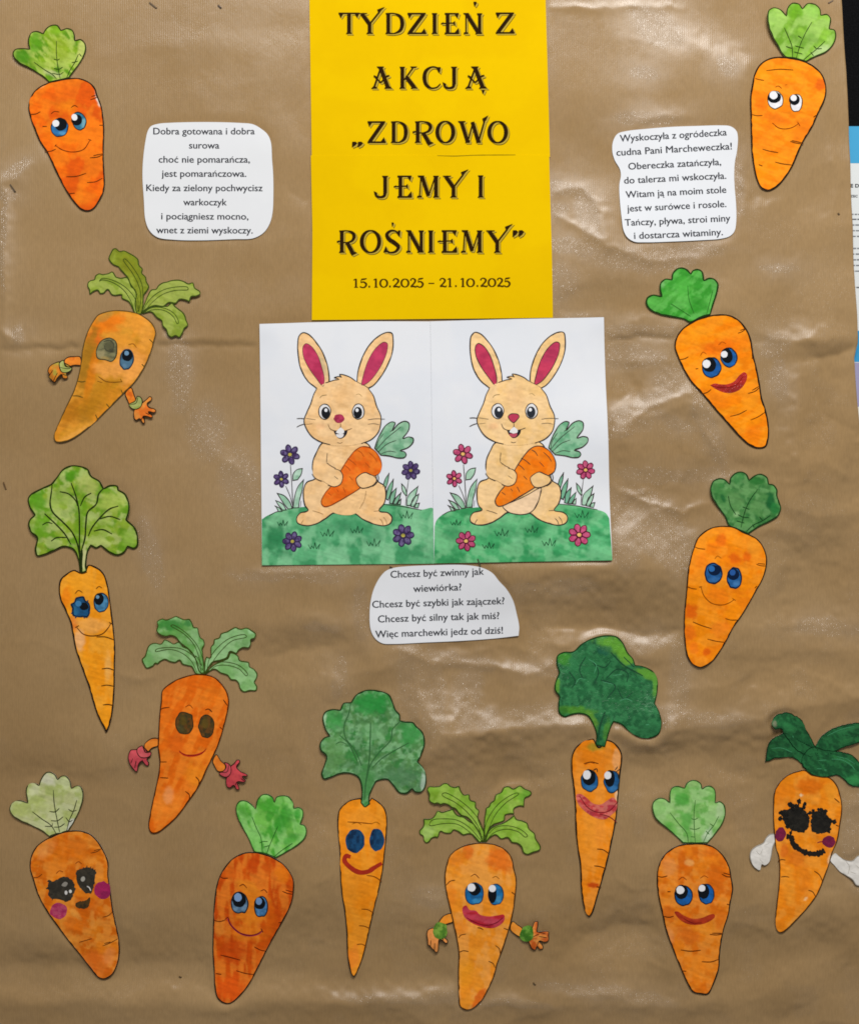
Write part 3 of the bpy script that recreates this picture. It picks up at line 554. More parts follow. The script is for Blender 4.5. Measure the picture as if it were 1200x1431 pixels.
l = c.fill('leaf_top', '310,445* 260,410 190,375 120,345 70,310 55,270 75,235 120,220 170,235* 160,190 158,145 180,118 215,115 238,125* 255,80 285,45 315,42 345,60 360,85* 385,65 415,65 440,95 450,140* 470,128 500,125 520,150 522,210 500,280 465,350 430,408* 360,425',
 tint('b9be84', spots=[(300,90,50,40,0,'d4d4b8',.8,.5),(200,160,40,40,0,'ccd0a4',.6,.5),(120,280,60,40,20,'b0bc6c',.8,.5),(250,260,60,50,0,'a8b464',.6,.5),(450,370,26,50,20,'ccccc0',.9,.4),(410,110,30,40,0,'c4cc98',.6,.5)], mix=[('9cac58',.5,14,14,0,53),('ccd0a4',.4,12,12,0,54)]), 0, thick=.0006, out=('3a3c20',1.2,.55,-.1))
veins(c, ['332,155 338,240 355,330 374,415','482,215 462,280 435,340 418,408','200,290 260,335 320,375 352,425','308,288 345,290 370,268','318,345 360,345 395,320','338,385 375,382 405,362','280,380 325,378 328,362','428,272 450,285 480,280','412,325 435,350 455,340'], '2c3018', 1.2, l)
creases(c, ['205,698 240,695 268,675','570,545 610,535 635,518','590,530 625,520','645,945 680,935 705,912','495,1105 540,1092 575,1082','640,1130 690,1110 735,1085','650,1115 690,1105'], r, '6a3410', 1.1)
e = c.fill('eye','305,715 340,718 400,692 445,705 472,745 470,790 445,835 405,845 370,830 330,828 305,805 312,780 295,765 308,745',tint('2c2820',mix=[('3e382c',.5,5,5,0,3)]),3,mat='poster',jag=3)
c.fill('eye_highlight','390,745 410,722 428,730 415,752','8a857c',5,e,'paper',pitch=0); c.ell('eye_highlight',418,790,9,13,0,'cfccc8',5,e,'paper'); c.ell('eye_highlight',445,782,9,11,0,'d4d2cc',5,e,'paper')
e = c.fill('eye','480,660 510,640 545,632 575,640 602,658 600,700 590,750 572,792 545,795 510,765 485,720',tint('2c2820',mix=[('3e382c',.5,5,5,0,3)]),3,mat='poster',jag=3)
c.ell('eye_highlight',523,705,13,16,20,'a29e94',5,e,'paper'); c.ink('eye_highlight',[('548,750 562,758 572,778',1.6)],'cfccc8',5,e)
c.ink('eyelash',[('300,720 322,722',1.4),('298,765 320,768',1.4),('312,805 335,800',1.4),('330,838 342,818',1.2),('572,628 566,648',1.2),('586,636 578,656',1.2),('548,622 546,640',1.2),('600,646 590,665',1.2),('525,632 530,650',1.2)],'26221c',3,mat='poster')
c.ell('cheek',372,905,54,50,0,tint('a82858',mix=[('8e1c50',.5,6,6,0,2),('c05870',.4,4,4,0,3)]),3,mat='poster',wob=.07,pitch=2)
c.ell('cheek',645,776,50,56,0,tint('a41c58',mix=[('8a1450',.5,6,6,0,2)]),3,mat='poster',wob=.07,pitch=2)
c.fill('mouth','475,862 500,845 540,840 566,820 564,860 550,885 510,890 485,882',tint('4a3410',mix=[('2c2414',.7,5,5,0,3)]),3,mat='poster',jag=2)
c.ink('eyebrow',[('355,672 375,655 400,662',1.0)],'8a3c10',3); c.ink('eyebrow',[('475,610 495,598 515,612',1.0)],'8a3c10',3)

# L: third along the bottom
c = Cut('carrot_cutout', 'reddish orange paper carrot with grey-blue eyes, second from the left along the bottom', 'paper carrot', (355, 1255), (280, 1090, 4.336), lift=[(340,1120,18,30,2.5),(420,1150,22,25,2.0),(310,1395,22,18,1.0)], group=GRP)
r = c.fill('carrot_root', '250,445 300,435 370,442 440,465 500,500 545,550 568,600 570,660 555,740 520,820 470,910 420,1000 380,1080 340,1160 290,1250 230,1320 180,1355 140,1352 105,1325 85,1260 80,1180 72,1060 75,950 80,830 88,720 105,620 140,540 190,480',
 tint('d2560c', spots=[(320,510,40,60,0,'c8480a',.9,.4),(410,520,36,60,0,'c8500c',.8,.4),(500,560,50,60,0,'ea7c16',.8,.5),(300,760,120,120,0,'e8841e',.85,.4),(280,640,70,40,20,'ea8a24',.8,.4),(190,1040,90,90,0,'c9480a',.85,.5),(120,900,36,60,0,'e88a30',.8,.4),(290,930,120,50,0,'e6801c',.7,.5),(420,850,30,120,10,'d8600e',.8,.4),(180,1260,90,80,0,'e25a12',.8,.5),(170,560,60,40,0,'d05a10',.7,.5),(370,1090,50,60,20,'e47420',.6,.5)], mix=[('c4480a',.6,8,34,0,61),('ee8a2c',.45,6,26,0,62)], edge=('e8a060',1.2,.45)), 1, thick=.0006, out=(INK,1.3,.8,-.1))
l = c.fill('leaf_top', '325,433* 290,350 245,270 220,205 218,155 240,125 280,125 310,145 335,175* 345,120 375,90 410,88 440,108 448,135* 460,105 500,95 540,105 562,140 568,170* 595,165 620,180 625,215 608,265* 630,270 645,295 640,340 600,385 530,430 460,470* 400,448',
 tint('74bc50', spots=[(390,160,40,50,0,'48a030',.9,.5),(500,240,60,90,20,'3c9a30',.85,.5),(590,205,22,30,0,'3c9a34',.8,.4),(270,190,30,60,-25,'52a838',.7,.5),(560,350,70,30,-35,'4ca43c',.8,.5),(330,370,60,60,0,'86cc68',.7,.5),(475,130,30,30,0,'7cc460',.7,.4),(600,300,30,30,0,'7cc45c',.7,.4)], mix=[('3c9c2c',.6,8,16,20,63),('98d47c',.5,6,16,-20,64)]), 0, thick=.0006, out=('2a5020',1.2,.7,-.1))
veins(c, ['315,225 340,290 368,350 378,440','470,280 440,350 415,410 405,445','560,380 500,420 450,460','360,380 380,372 410,372','385,405 420,395'], '1e5a1c', 1.0, l)
creases(c, ['118,580 140,592 170,592','80,850 115,858 150,850','500,668 530,680 560,685','520,660 562,672','475,865 490,860','325,1015 360,1035 390,1042','120,1068 180,1082 240,1098','215,1162 270,1178 320,1185','90,1180 125,1185'], r, '5a1c08', 1.3)
c.eye(240,745,53,72,-3,'6c8ca8',pup=(237,722,42,46),hl=[(230,708,23,26)],hlc='7c9cc8',rim=('1a222c',1.3),flat=.8)
c.eye(370,767,43,68,3,'5488bc',pup=(362,742,34,38),hl=[(357,730,19,22)],hlc='6c90c0',rim=('1a222c',1.3),flat=.85)
c.ink('eyebrow',[('238,640 262,630 285,652',1.3)],'7a3410',3); c.ink('eyebrow',[('368,668 390,660 408,678',1.3)],'7a3410',3)
m = c.ink('mouth',[('165,840 190,885 240,930 300,945 350,935 378,915',2.6)],'a8304c',3,taper=.7); c.ink('lip_line',[('150,845 168,832 180,870 220,915 280,942 340,935 372,915',1.2),('368,900 380,925',1.2)],'5c1418',5,m)

# M: fourth along the bottom, long
c = Cut('carrot_cutout', 'long paper carrot with plain dark blue eyes and a large mottled green leaf top', 'paper carrot', (510, 1150), (430, 950, 3.328), lift=[(455,1050,22,30,2.5),(585,1080,22,30,3.5),(530,975,40,25,2.0),(492,1350,10,25,1.5)], group=GRP)
l = c.fill('leaf_top', '245,575* 250,520 235,460 200,440 150,440 110,455 75,465 62,440 75,400 85,355 60,330 55,300 75,270 100,262* 80,230 68,180 80,150 110,138 150,140* 165,110 200,105* 225,70 270,48 330,50 380,70 398,110 410,140 428,160 430,188* 450,192 490,195 505,212 535,240 545,290 530,340 512,375* 535,400 550,440 548,490 525,520 500,520 485,505* 460,528 425,525 395,490 370,465 330,470 318,475* 300,510 285,555 290,580* 265,595',
 tint('5c9054', spots=[(300,110,90,60,0,'2f9240',.9,.5),(120,190,50,50,0,'449a4c',.8,.5),(480,250,60,60,0,'40964a',.85,.5),(120,350,60,90,0,'669a58',.7,.5),(440,450,90,50,0,'56865a',.8,.5),(270,480,40,100,5,'4c8c4c',.8,.4),(300,240,60,40,0,'7ab478',.5,.6),(540,480,14,50,0,'bcd4c0',.8,.4),(75,190,12,40,0,'b4d8b0',.7,.4)], mix=[('2e8438',.55,8,9,30,71),('8cc08c',.5,6,5,-30,72),('3c7040',.35,5,9,60,73)], edge=('a8ccA8',1.3,.7)), 2, thick=.0006, out=('1e3a1c',1.5,.75,-.1))
c.ink('leaf_vein', [('200,108 190,160 170,210 175,270 220,330 250,400',1.5),('292,200 290,290 285,380 270,480 262,560',1.8),('430,190 395,230 385,280 330,340 290,400 275,460',1.5),('150,260 190,300 230,380',1.3),('470,290 400,330 340,370 300,410',1.3),('130,300 150,290 180,300',1.0)], '3a6a3c', 5, l)
r = c.fill('carrot_root', '245,552* 200,562 165,585 145,610 138,660 142,720 150,800 152,880 158,980 172,1080 180,1180 182,1260 190,1330 205,1378 215,1385 235,1350 258,1290 275,1220 295,1130 315,1040 335,960 350,880 360,790 368,700 368,640 358,600 330,570 298,550* 265,585',
 tint('f0901a', spots=[(250,640,80,40,0,'f2982a',.7,.5),(200,1000,40,120,0,'f29828',.6,.5),(250,940,60,60,0,'e88a1c',.6,.5),(215,1300,30,60,0,'f2882c',.7,.5)], mix=[('ec8410',.4,20,30,0,74),('f4a434',.35,10,24,0,75)]), 0, thick=.0006, out=(INK,1.2,.55,-.1))
creases(c, ['250,1064 280,1068 308,1085','238,1145 265,1148 290,1160','228,1236 250,1234 272,1245','275,905 310,912 345,935','185,662 240,665 300,670'], r, '7a3c0c', 1.2)
c.ell('eye',221,748,44,54,0,tint('12385c',mix=(('0c2440',.6,5,5,0,8),('1e5480',.4,4,6,0,5))),3,mat='felt',wob=.05)
c.ell('eye',322,742,34,52,0,tint('12385c',mix=(('0c2440',.6,5,5,0,8),('1e5480',.4,4,6,0,5))),3,mat='felt',wob=.05)
c.ink('eyebrow',[('205,672 230,665 250,675',1.0)],'a0600c',3); c.ink('eyebrow',[('300,668 320,662 335,672',1.0)],'a0600c',3)
c.ink('mouth',[('200,820 180,815 172,835 200,868 240,890 280,888 310,870 345,850',6.2)],'a82c1a',3,mat='felt',taper=.25)

# N: centre bottom with hands
c = Cut('carrot_cutout', 'orange paper carrot with wide crimson lips and green cuffs, bottom centre', 'paper carrot', (672, 1255), (570, 1080, 4.077), lift=[(610,1120,22,26,2.0),(745,1170,18,22,2.5),(610,1315,18,20,4.0),(745,1305,18,20,3.5),(655,1400,15,20,1.0)], group=GRP)
c.lv = 5
nm = [('7aa028',.45,12,10,0,81),('a4c458',.45,10,10,20,82)]
frond(c,'410,400 365,355 340,352 315,358 280,335 260,328 245,345 210,345 185,335 170,370 155,368 135,375 120,395 102,400 90,385 85,360 68,350 65,330 85,305 90,280 88,262 115,262 140,255 155,235 168,215 195,222 225,215 255,205* 280,240 320,255 345,275 380,300 425,370',['400,395 350,340 280,295 200,290 125,300 122,290 140,268 200,262 280,272 350,315 412,385'],'8fb848',nm,[(110,340,40,40,0,'aac870',.7,.5)])
frond(c,'425,400 405,350 340,260 300,245* 265,205 250,200 225,180 205,175 185,180 165,172 150,175 120,155 118,120 108,90 120,75 150,75 180,72 200,58 225,58 240,72 265,80 290,75 300,100 318,125 348,125 355,155 385,170 388,200 405,220 400,250 410,290 435,350',['425,395 400,310 340,230 270,170 195,125 197,115 215,112 290,155 360,215 415,290 440,370'],'88b43c',nm,[],1)
frond(c,'432,400 435,260* 440,235 445,205 460,195 470,175 490,160 500,130 530,115 545,88 575,82 600,95 640,78 665,95 700,110 705,125 690,140 668,150 662,200* 640,195 605,210 605,240* 580,240 555,245 550,275 490,300 460,330',['440,395 440,310 470,240 530,170 620,120 632,125 560,175 500,240 465,310 450,350'],'84b43a',nm,[(680,130,40,60,20,'66a030',.8,.5)],1)
frond(c,'440,400 470,320 550,285 605,245* 620,268 650,275 680,290 690,320 720,345 728,375 755,420 752,440 715,455 680,468 655,455 645,425 620,405 590,400 570,375 530,380 500,358 470,372',['445,390 490,345 560,325 630,340 668,368 680,360 640,325 560,305 500,315 460,350'],'8fba44',nm,[],2)
r = c.fill('carrot_root', '220,520 240,470 290,430 350,408 430,402 500,412 555,440 590,485 605,550 618,610 612,700 600,790 585,860 565,930 540,1010 510,1090 495,1150 465,1220 420,1300 365,1345 325,1352 295,1330 288,1260 285,1140 288,1030 275,940 255,850 235,760 215,670 208,590',
 tint('f0962a', spots=[(340,450,36,50,0,'e4701c',.85,.4),(280,490,60,40,-20,'e8821c',.8,.5),(530,500,80,70,10,'e4701a',.9,.4),(245,690,28,80,0,'ee8420',.7,.5),(300,880,50,50,0,'ee8a28',.7,.5),(405,1290,26,80,35,'e26c1c',.95,.3),(320,1130,50,100,0,'f29c20',.7,.6),(400,640,160,80,0,'f0a244',.6,.5)], mix=[('ee8a1c',.4,16,14,0,83),('f4ac58',.35,10,16,0,84)], edge=('f0b878',1.2,.4)), 3, thick=.0006, out=('4a2c10',1.3,.65,-.1))
creases(c, ['218,640 240,618 268,612','288,940 300,925 330,918','288,1025 315,1015 345,1020','498,985 520,1005 525,1035','458,1075 485,1090 495,1112','590,680 610,695','545,885 570,895','395,882 415,885 428,895'], r, '5a3010', 1.2)
c.eye(378,690,54,64,0,'1c68a4',pup=(380,665,34,34),hl=[(361,654,23)],rim=('16344c',1.0),spots=[(400,730,34,18,0,'4090c0',.7,.5)],flat=.9)
c.eye(500,694,44,62,0,'2272ac',pup=(480,690,24,52),hl=[(480,660,20)],rim=('16344c',1.0),spots=[(515,725,20,24,0,'4c96c0',.7,.5)],flat=.9)
c.ink('eyebrow',[('358,592 380,580 405,602',1.2)],'7a3c14',5); c.ink('eyebrow',[('480,600 500,592 520,606',1.2)],'9a5c14',5)
m = c.fill('mouth','310,790 312,765 330,755 350,780 385,785 410,808 460,818 510,812 545,808 548,840 520,870 480,885 430,880 370,858 325,825',tint('bc2634',mix=[('98182c',.5,14,4,10,2),('cc4c60',.45,12,4,0,3)],spots=[(470,845,60,18,0,'c4485c',.7,.5)]),5,mat='felt',pitch=1.8)
c.ink('lip_line',[('335,825 380,850 440,868 500,855 540,825',1.1)],'701020',7,m)
hand(c,'250,800 215,805 185,830 175,855 200,865 225,860 255,850',None,'145,880 115,890 105,915 110,950 112,980 122,985 130,995 145,1010 160,1025 172,1015 175,980 180,945 200,958 215,972 228,965 222,945 200,930 170,920',['128,985 130,950','150,1015 152,965','200,950 195,935'],'f09630','5e8c2c','ee9c54',1,[('ea8420',.4,8,8,0,2)],(),[('e48c44',.4,6,6,0,4)])
c.fill('cuff','170,850 148,875 145,915 160,935 200,940 222,915 220,880 215,862',tint('5a8826',mix=[('3c6c1c',.5,5,5,0,3),('8cb044',.5,4,6,0,5)]),5,mat='poster',jag=1.2)
hand(c,'595,845 580,890 620,930 640,935 655,890 620,862',None,'700,890 712,860 720,845 738,845 740,860 735,900 760,902 800,905 802,925 800,960 780,968 748,958 770,990 768,1005 750,1008 735,990 725,1012 705,1005 690,975 680,940',['740,905 780,915','745,955 735,985','745,930 790,940','712,930 745,915'],'f0a040','5e8c2c','ec9848',1,[('ea8420',.4,8,8,0,2)],(),[('c85420',.6,6,6,0,4)],spots=[(715,985,18,30,0,'c4581c',.9,.4),(780,920,24,10,0,'c8602c',.8,.4),(775,950,24,8,10,'c8602c',.8,.4)])
c.fill('cuff','655,880 635,925 650,955 685,960 705,945 712,900 700,872 675,868',tint('3e7818',mix=[('2c6414',.5,5,5,0,3),('7cac44',.5,4,6,0,5)]),5,mat='poster',jag=1.2)

# O: thick dark green top
c = Cut('carrot_cutout', 'long orange paper carrot with smeared pink lips under a dark green leaf top', 'paper carrot', (842, 1080), (760, 880, 3.407), lift=[(785,960,22,30,2.5),(910,1005,20,30,3.0),(850,900,40,25,2.5),(822,1265,10,25,1.5)], group=GRP)
l = c.fill('leaf_top', '245,550* 248,500 232,450 205,410 165,400 130,405 95,415 70,395 68,340 72,320 50,285 55,245 72,205* 60,160 65,125 95,108 140,105 180,70 240,40 300,28 350,35 378,65 400,110 425,140 435,170* 470,175 520,200 540,240 538,300 525,350* 545,390 555,440 545,490 510,512 450,510 400,480 365,450 330,438* 315,470 300,520 290,560*',
 tint('1e6438', spots=[(340,80,100,40,25,'5c9c2c',.95,.35),(390,130,40,50,-30,'66a430',.9,.35),(500,215,60,24,20,'5e9c30',.9,.35),(95,140,36,34,0,'3c8a28',.9,.4),(60,270,16,40,0,'5c9c30',.9,.4),(150,385,90,22,5,'4c8c24',.9,.4),(230,430,20,50,-30,'5c9028',.8,.4),(300,480,20,60,10,'4c8c2c',.7,.4),(530,260,16,70,0,'5a9a34',.9,.3),(200,180,100,70,0,'2a7844',.6,.6),(380,320,100,60,0,'1c6434',.6,.6),(500,470,60,40,0,'2c7444',.7,.5),(290,100,40,24,0,'1a6048',.7,.5),(90,390,24,24,0,'2c6c1c',.8,.4)], mix=[('12502c',.5,9,9,0,91),('3c8c54',.4,5,5,40,92)]), 2, thick=.0006, mat='poster', out=('143818',1.3,.5,-.1))
c.ink('leaf_vein', [('320,110 380,170 470,220',2.0),('300,230 350,190 400,210 395,250',1.6),('200,130 170,190 190,240',1.6),('230,150 260,200 240,260',1.6),('270,240 340,270 300,330',1.6),('255,530 265,460 290,390',2.2),('350,280 380,330 420,300',1.4),('120,200 150,250 130,280',1.4),('250,170 290,180 320,150',1.3),('380,130 430,180',1.3)], '12482c', 4, l, mat='poster')
c.ink('leaf_vein', [('210,140 250,170 240,210',1.0),('330,220 370,215',1.0),('150,260 170,235 200,240',1.0),('360,340 390,330 420,340',1.0),('280,250 330,262',1.0),('480,450 495,448',1.4)], '4c9c6c', 5, l, mat='poster')
r = c.fill('carrot_root', '235,518* 190,530 155,555 135,590 130,660 140,750 148,850 150,950 162,1060 172,1130 175,1220 185,1300 200,1350 215,1370 230,1355 250,1290 275,1200 300,1110 325,1000 345,900 355,800 365,700 372,600 355,560 320,530 290,522* 262,560',
 tint('f08c1a', spots=[(240,620,90,50,0,'ee861a',.7,.5),(200,1000,50,160,0,'f2982a',.6,.5),(235,1218,34,14,0,'c8480c',.95,.4),(345,620,18,60,0,'f2b070',.7,.4),(350,790,14,30,0,'ecc8a0',.8,.4),(240,560,50,20,0,'8c8c24',.7,.5)], mix=[('ec8010',.4,14,30,0,93),('f4a040',.35,10,20,0,94)]), 0, thick=.0006, out=(INK,1.6,.65,-.1))
creases(c, ['252,1045 280,1048 310,1068','238,1125 265,1128 295,1138','250,1225 272,1228','190,640 225,632 260,640'], r, '5a2c0c', 1.3)
c.eye(218,723,42,52,0,'1f5c94',pup=(215,705,32,38),hl=[(205,694,19,22)],rim=('28302e',1.0),wob=.06,spots=[(225,755,26,16,0,'3c78ac',.7,.5)],flat=0)
c.eye(325,725,38,54,0,'22609a',pup=(315,712,24,40),hl=[(305,697,17,19)],rim=('28302e',1.0),wob=.08,spots=[(330,760,20,16,0,'3c78ac',.7,.5)],flat=0)
c.ink('eyelash',[('235,672 252,665 255,680',1.3),('340,672 352,655',1.3),('345,680 362,668',1.0)],'2a2a24',4)
c.ink('eyebrow',[('195,645 218,632 240,640',1.2)],'c0580c',3)
m = c.fill('mouth','155,788 175,785 200,800 235,830 270,835 300,818 330,802 348,825 345,860 320,885 290,905 240,895 190,862 160,825',tint('c43c40',mix=[('a83444',.5,12,5,10,2),('dc8070',.5,6,4,0,3)],edge=('d06a50',1.0,.4)),3,mat='felt',pitch=1.8)
c.ink('lip_line',[('170,795 210,850 260,872 310,865 350,825',1.3),('265,880 310,892 348,920',1.2)],'7c1c24',5,m)

# P: fan leaf, right bottom
c = Cut('carrot_cutout', 'orange paper carrot with bright blue eyes, red smile and pale scalloped leaf top', 'paper carrot', (965, 1240), (890, 1080, 4.472), lift=[(920,1130,20,30,3.0),(1005,1130,20,30,1.5),(975,1380,22,20,1.0)], group=GRP)
r = c.fill('carrot_root', '280,447 340,442 430,445 480,465 540,520 575,590 585,650 595,720 580,800 565,890 540,970 525,1050 515,1140 512,1210 500,1260 470,1330 440,1380 390,1378 345,1365 310,1310 270,1220 225,1110 180,990 155,880 130,770 120,660 130,580 160,520 210,475',
 tint('e8801a', spots=[(280,560,36,70,0,'d8660c',.85,.4),(440,500,60,30,0,'dc6c14',.7,.5),(490,660,60,110,-20,'d8660c',.85,.5),(200,580,50,60,0,'e49048',.7,.5),(320,560,30,20,0,'f0aa5c',.8,.4),(190,880,50,50,0,'d6600c',.7,.5),(310,1010,80,60,30,'dc6a14',.8,.5),(200,1020,30,60,-10,'e69450',.7,.5),(400,1200,100,90,0,'ee8a24',.7,.5),(520,900,30,80,10,'de6c10',.7,.5),(430,960,70,50,0,'f09428',.6,.5)], mix=[('d8660e',.5,12,18,0,101),('f09a3c',.4,10,10,0,102)]), 1, thick=.0006, out=(INK,1.4,.75,-.1))
l = c.fill('leaf_top', '285,440* 240,395 170,335 115,285 95,230 100,185 135,160 175,165 205,188* 205,140 220,100 255,88 300,100* 315,70 350,52 385,58 405,75 412,105* 430,92 465,88 490,110 495,150 492,190* 520,182 548,205 555,250 540,310 500,370 440,440* 360,440',
 tint('88bc68', spots=[(290,170,50,50,0,'4ca03c',.9,.4),(310,300,40,60,0,'56a444',.85,.5),(255,120,40,30,0,'68ac50',.8,.5),(140,220,40,50,0,'84b868',.7,.5),(220,350,60,30,45,'64b048',.7,.5),(520,240,30,60,0,'acc894',.8,.5),(440,390,30,50,30,'b8ccac',.8,.4),(350,80,30,24,0,'94bc74',.6,.5)], mix=[('5aa444',.5,12,12,0,103),('a8d08c',.45,12,10,0,104)]), 0, thick=.0006, out=('2c4c20',1.2,.75,-.1))
veins(c, ['368,175 358,250 358,350 362,436','510,275 480,330 440,380 412,436','205,250 260,320 310,380 318,440','340,288 360,295 382,285','330,350 365,355 395,345','335,400 360,402','455,320 480,335','430,365 450,385'], '3a6c2c', 1.0, l)
creases(c, ['125,642 150,648 185,640','185,738 205,738','525,630 555,645 585,648','535,622 580,635','555,815 570,820','165,895 195,900 225,892','450,1005 490,1010 528,1005','465,998 525,1000','270,1105 330,1112 395,1106','400,1178 460,1180 510,1165','275,1236 305,1238'], r, '5a2408', 1.3)
c.eye(285,762,57,64,-5,'1c60ac',pup=(272,738,40,44),hl=[(265,727,25)],rim=('14202e',1.2))
c.eye(428,752,50,64,-5,'1c60ac',pup=(410,735,36,46),hl=[(400,716,21)],rim=('14202e',1.2))
c.ink('eyebrow',[('255,665 280,648 305,665',1.1)],'7a3410',3); c.ink('eyebrow',[('390,655 415,640 440,652',1.1)],'9a440c',3)
m = c.fill('mouth','230,865 250,862 285,885 340,905 400,900 450,880 475,878 482,892 460,915 410,938 360,945 300,935 255,905',tint('b43a1c',mix=[('98261a',.5,14,4,0,2)],spots=[(360,905,40,10,0,'c8502c',.8,.5)]),3,mat='felt',pitch=1.8)
c.ink('lip_line',[('285,905 340,932 400,932',1.0)],'6c1414',5,m)

# Q: far right, black sunglasses-like eyes
c = Cut('carrot_cutout', 'orange paper carrot with blotted black eyes, black smile and bare white hands', 'paper carrot', (1125, 1150), (1030, 980, 4.21), lift=[(1080,1020,18,30,5.5),(1060,1200,16,20,2.5),(1190,1040,20,20,2.0),(1195,1230,16,20,2.0),(1090,1295,15,18,1.0)], group=GRP)
c.lv = 5
gm2 = [('0c4424',.5,9,6,30,111),('2c7c44',.4,8,3,40,112)]
gl = '14542c'
for nm_, o_, sp_, ly in (('leaf','400,400 370,360 300,328 250,335 225,332 190,352 165,358* 168,300 175,250 195,215 260,182* 300,190 380,240 440,270 500,330 520,400',[(230,280,50,12,10,'2c7840',.7,.4)],0),
 ('leaf','260,182* 245,155 210,158 190,130 200,95 220,75 255,65 290,62 330,80 370,105 400,160 430,210 452,255* 480,300 450,330 350,290',[(300,150,60,20,30,'2c7c44',.8,.5),(205,125,14,20,0,'8a8c70',.8,.4)],1),
 ('leaf','462,262* 490,215 540,175 600,150 660,135 720,130 760,150 760,230 720,248 650,268 600,290 540,320 470,330',[(640,170,90,14,-12,'2c7844',.8,.4),(640,240,50,16,-20,'2c7840',.6,.4)],1),
 ('leaf','400,400 380,340 440,270 520,290 600,300 680,320 740,380 780,420 780,500 700,508 660,495 630,462 590,440 530,452 470,445',[(620,350,80,12,25,'2c7c40',.8,.4),(700,470,50,30,0,'308848',.9,.4)],2)):
    f = c.fill(nm_, o_, tint(gl, spots=sp_, mix=gm2), ly, thick=.0006, mat='poster', pitch=2.0, jag=1.4, out=('0c2c18',1.0,.5,-.1))
    q_ = {0:'200,280 260,275 330,300 400,350', 1:'250,110 330,150 400,230 440,290', 2:'470,330 560,330 640,365 700,420'}
c.ink('leaf_vein', [('195,275 250,272 320,300',1.6),('560,345 620,350 680,385 700,410',1.5),('590,330 650,345 700,375',1.2),('470,400 500,402',1.4),('515,408 530,410',1.6),('480,352 530,350',1.2),('320,200 325,212',1.4),('530,205 620,165 690,150',1.2)], '3c8c5c', 5, None, mat='poster')
r = c.fill('carrot_root', '215,620 220,540 250,480 300,435 350,415 400,408 440,435 500,448 550,455 590,495 612,560 620,640 605,740 590,820 560,890 540,960 510,1040 470,1130 420,1200 350,1280 300,1330 260,1360 235,1350 220,1300 225,1200 240,1090 248,1000 245,920 228,850 218,760',
 tint('f08c18', spots=[(430,500,90,50,0,'dc6c0c',.85,.5),(260,540,50,70,0,'ea8018',.7,.5),(560,540,50,60,0,'f09a28',.7,.5),(360,930,60,60,10,'dc7218',.8,.5),(280,880,24,50,0,'e2701c',.8,.4),(400,1060,40,90,0,'e8801c',.6,.5),(300,1080,40,120,0,'f29a2c',.6,.5),(378,556,12,8,0,'f4dcb0',.9,.3),(398,1160,14,8,-40,'f4c890',.8,.4),(545,930,12,40,10,'eccca0',.7,.4),(330,1290,60,20,-45,'f0a444',.7,.5)], mix=[('e67c14',.4,12,22,10,113),('f4a23c',.35,12,14,0,114)]), 3, thick=.0006, out=('4a2c10',1.2,.6,-.1))
creases(c, ['240,945 260,935 285,938','255,1035 280,1032 305,1036','452,1000 480,1020 500,1060','415,1110 440,1120 455,1145','580,730 598,738','575,575 605,600'], r, '5a3010', 1.2)
BK = tint('15130f', mix=[('26231c',.5,4,4,0,3)])
e = c.fill('eye','265,650 300,640 340,625 390,635 415,665 428,700 420,750 395,775 350,772 300,745 270,700',BK,5,mat='poster',jag=3)
lash = [(257,695,13),(262,658,11),(255,662,9),(313,612,14),(330,620,12),(366,592,14),(352,622,13),(400,608,11),(395,628,12),(430,660,10),(318,780,9),(298,742,12)]
for i,(x_,y_,r_) in enumerate(lash): c.ell('eyelash',x_,y_,r_,r_*1.15,0,'15130f',5,e,'poster',.2); c.ink('eyelash',[('%f,%f %f,%f'%(x_,y_,x_+(350-x_)*.5,y_+(700-y_)*.5),2.6)],'15130f',5,e,mat='poster',rough=.8)
e = c.fill('eye','440,680 455,655 490,650 530,670 555,705 540,755 510,780 470,780 442,765 436,720',BK,5,mat='poster',jag=3)
for i,(x_,y_,r_) in enumerate([(450,648,10),(498,642,12),(520,652,13),(528,690,12),(572,712,13),(552,708,12),(543,755,11),(540,770,9),(446,662,9),(480,640,8)]): c.ell('eyelash',x_,y_,r_,r_*1.1,0,'15130f',5,e,'poster',.2); c.ink('eyelash',[('%f,%f %f,%f'%(x_,y_,x_+(490-x_)*.5,y_+(715-y_)*.5),2.4)],'15130f',5,e,mat='poster',rough=.8)
c.ink('mouth',[('292,800 320,805 330,840 375,880 430,900 480,898 515,880',8.0)],'1a130c',5,mat='poster',taper=.2,rough=.7)
c.ell('cheek',258,788,31,42,10,tint('7c1840',mix=[('64103c',.5,6,6,0,2)]),6,mat='poster',wob=.06)
ck = c.ell('cheek',540,828,37,35,0,tint('841c44',mix=[('64103c',.5,6,6,0,2)]),6,mat='poster',wob=.06)
c.ink('brush_trail',[('472,836 490,830 512,828',1.6)],'8a1c30',6,ck)
WHm = [('c8c4bc',.3,6,6,0,2)]
h = c.fill('hand','232,790 200,785 170,810 155,835 110,855 80,880 72,915 82,950 105,980 130,992 142,958 160,965 185,950 200,920 210,870 230,820', tint('dcd8d2', mix=WHm), 1, mat='paper', thick=.0006, out=('9a948a',.9,.35,-.1), label='hand cut from bare white paper')
c.ink('pencil_line',[('110,880 130,900 150,870',.6),('130,930 150,950',.6),('160,850 190,840',.5)],'b4aea4',3,h)
h = c.fill('hand','545,935 575,895 600,915 640,935 675,935 705,910 760,895 790,960 780,1060 720,1080 690,1075 670,1045 640,1025 600,1000 570,965', tint('dcd8d2', mix=WHm), 1, mat='paper', thick=.0006, out=('9a948a',.9,.35,-.1), label='hand cut from bare white paper')
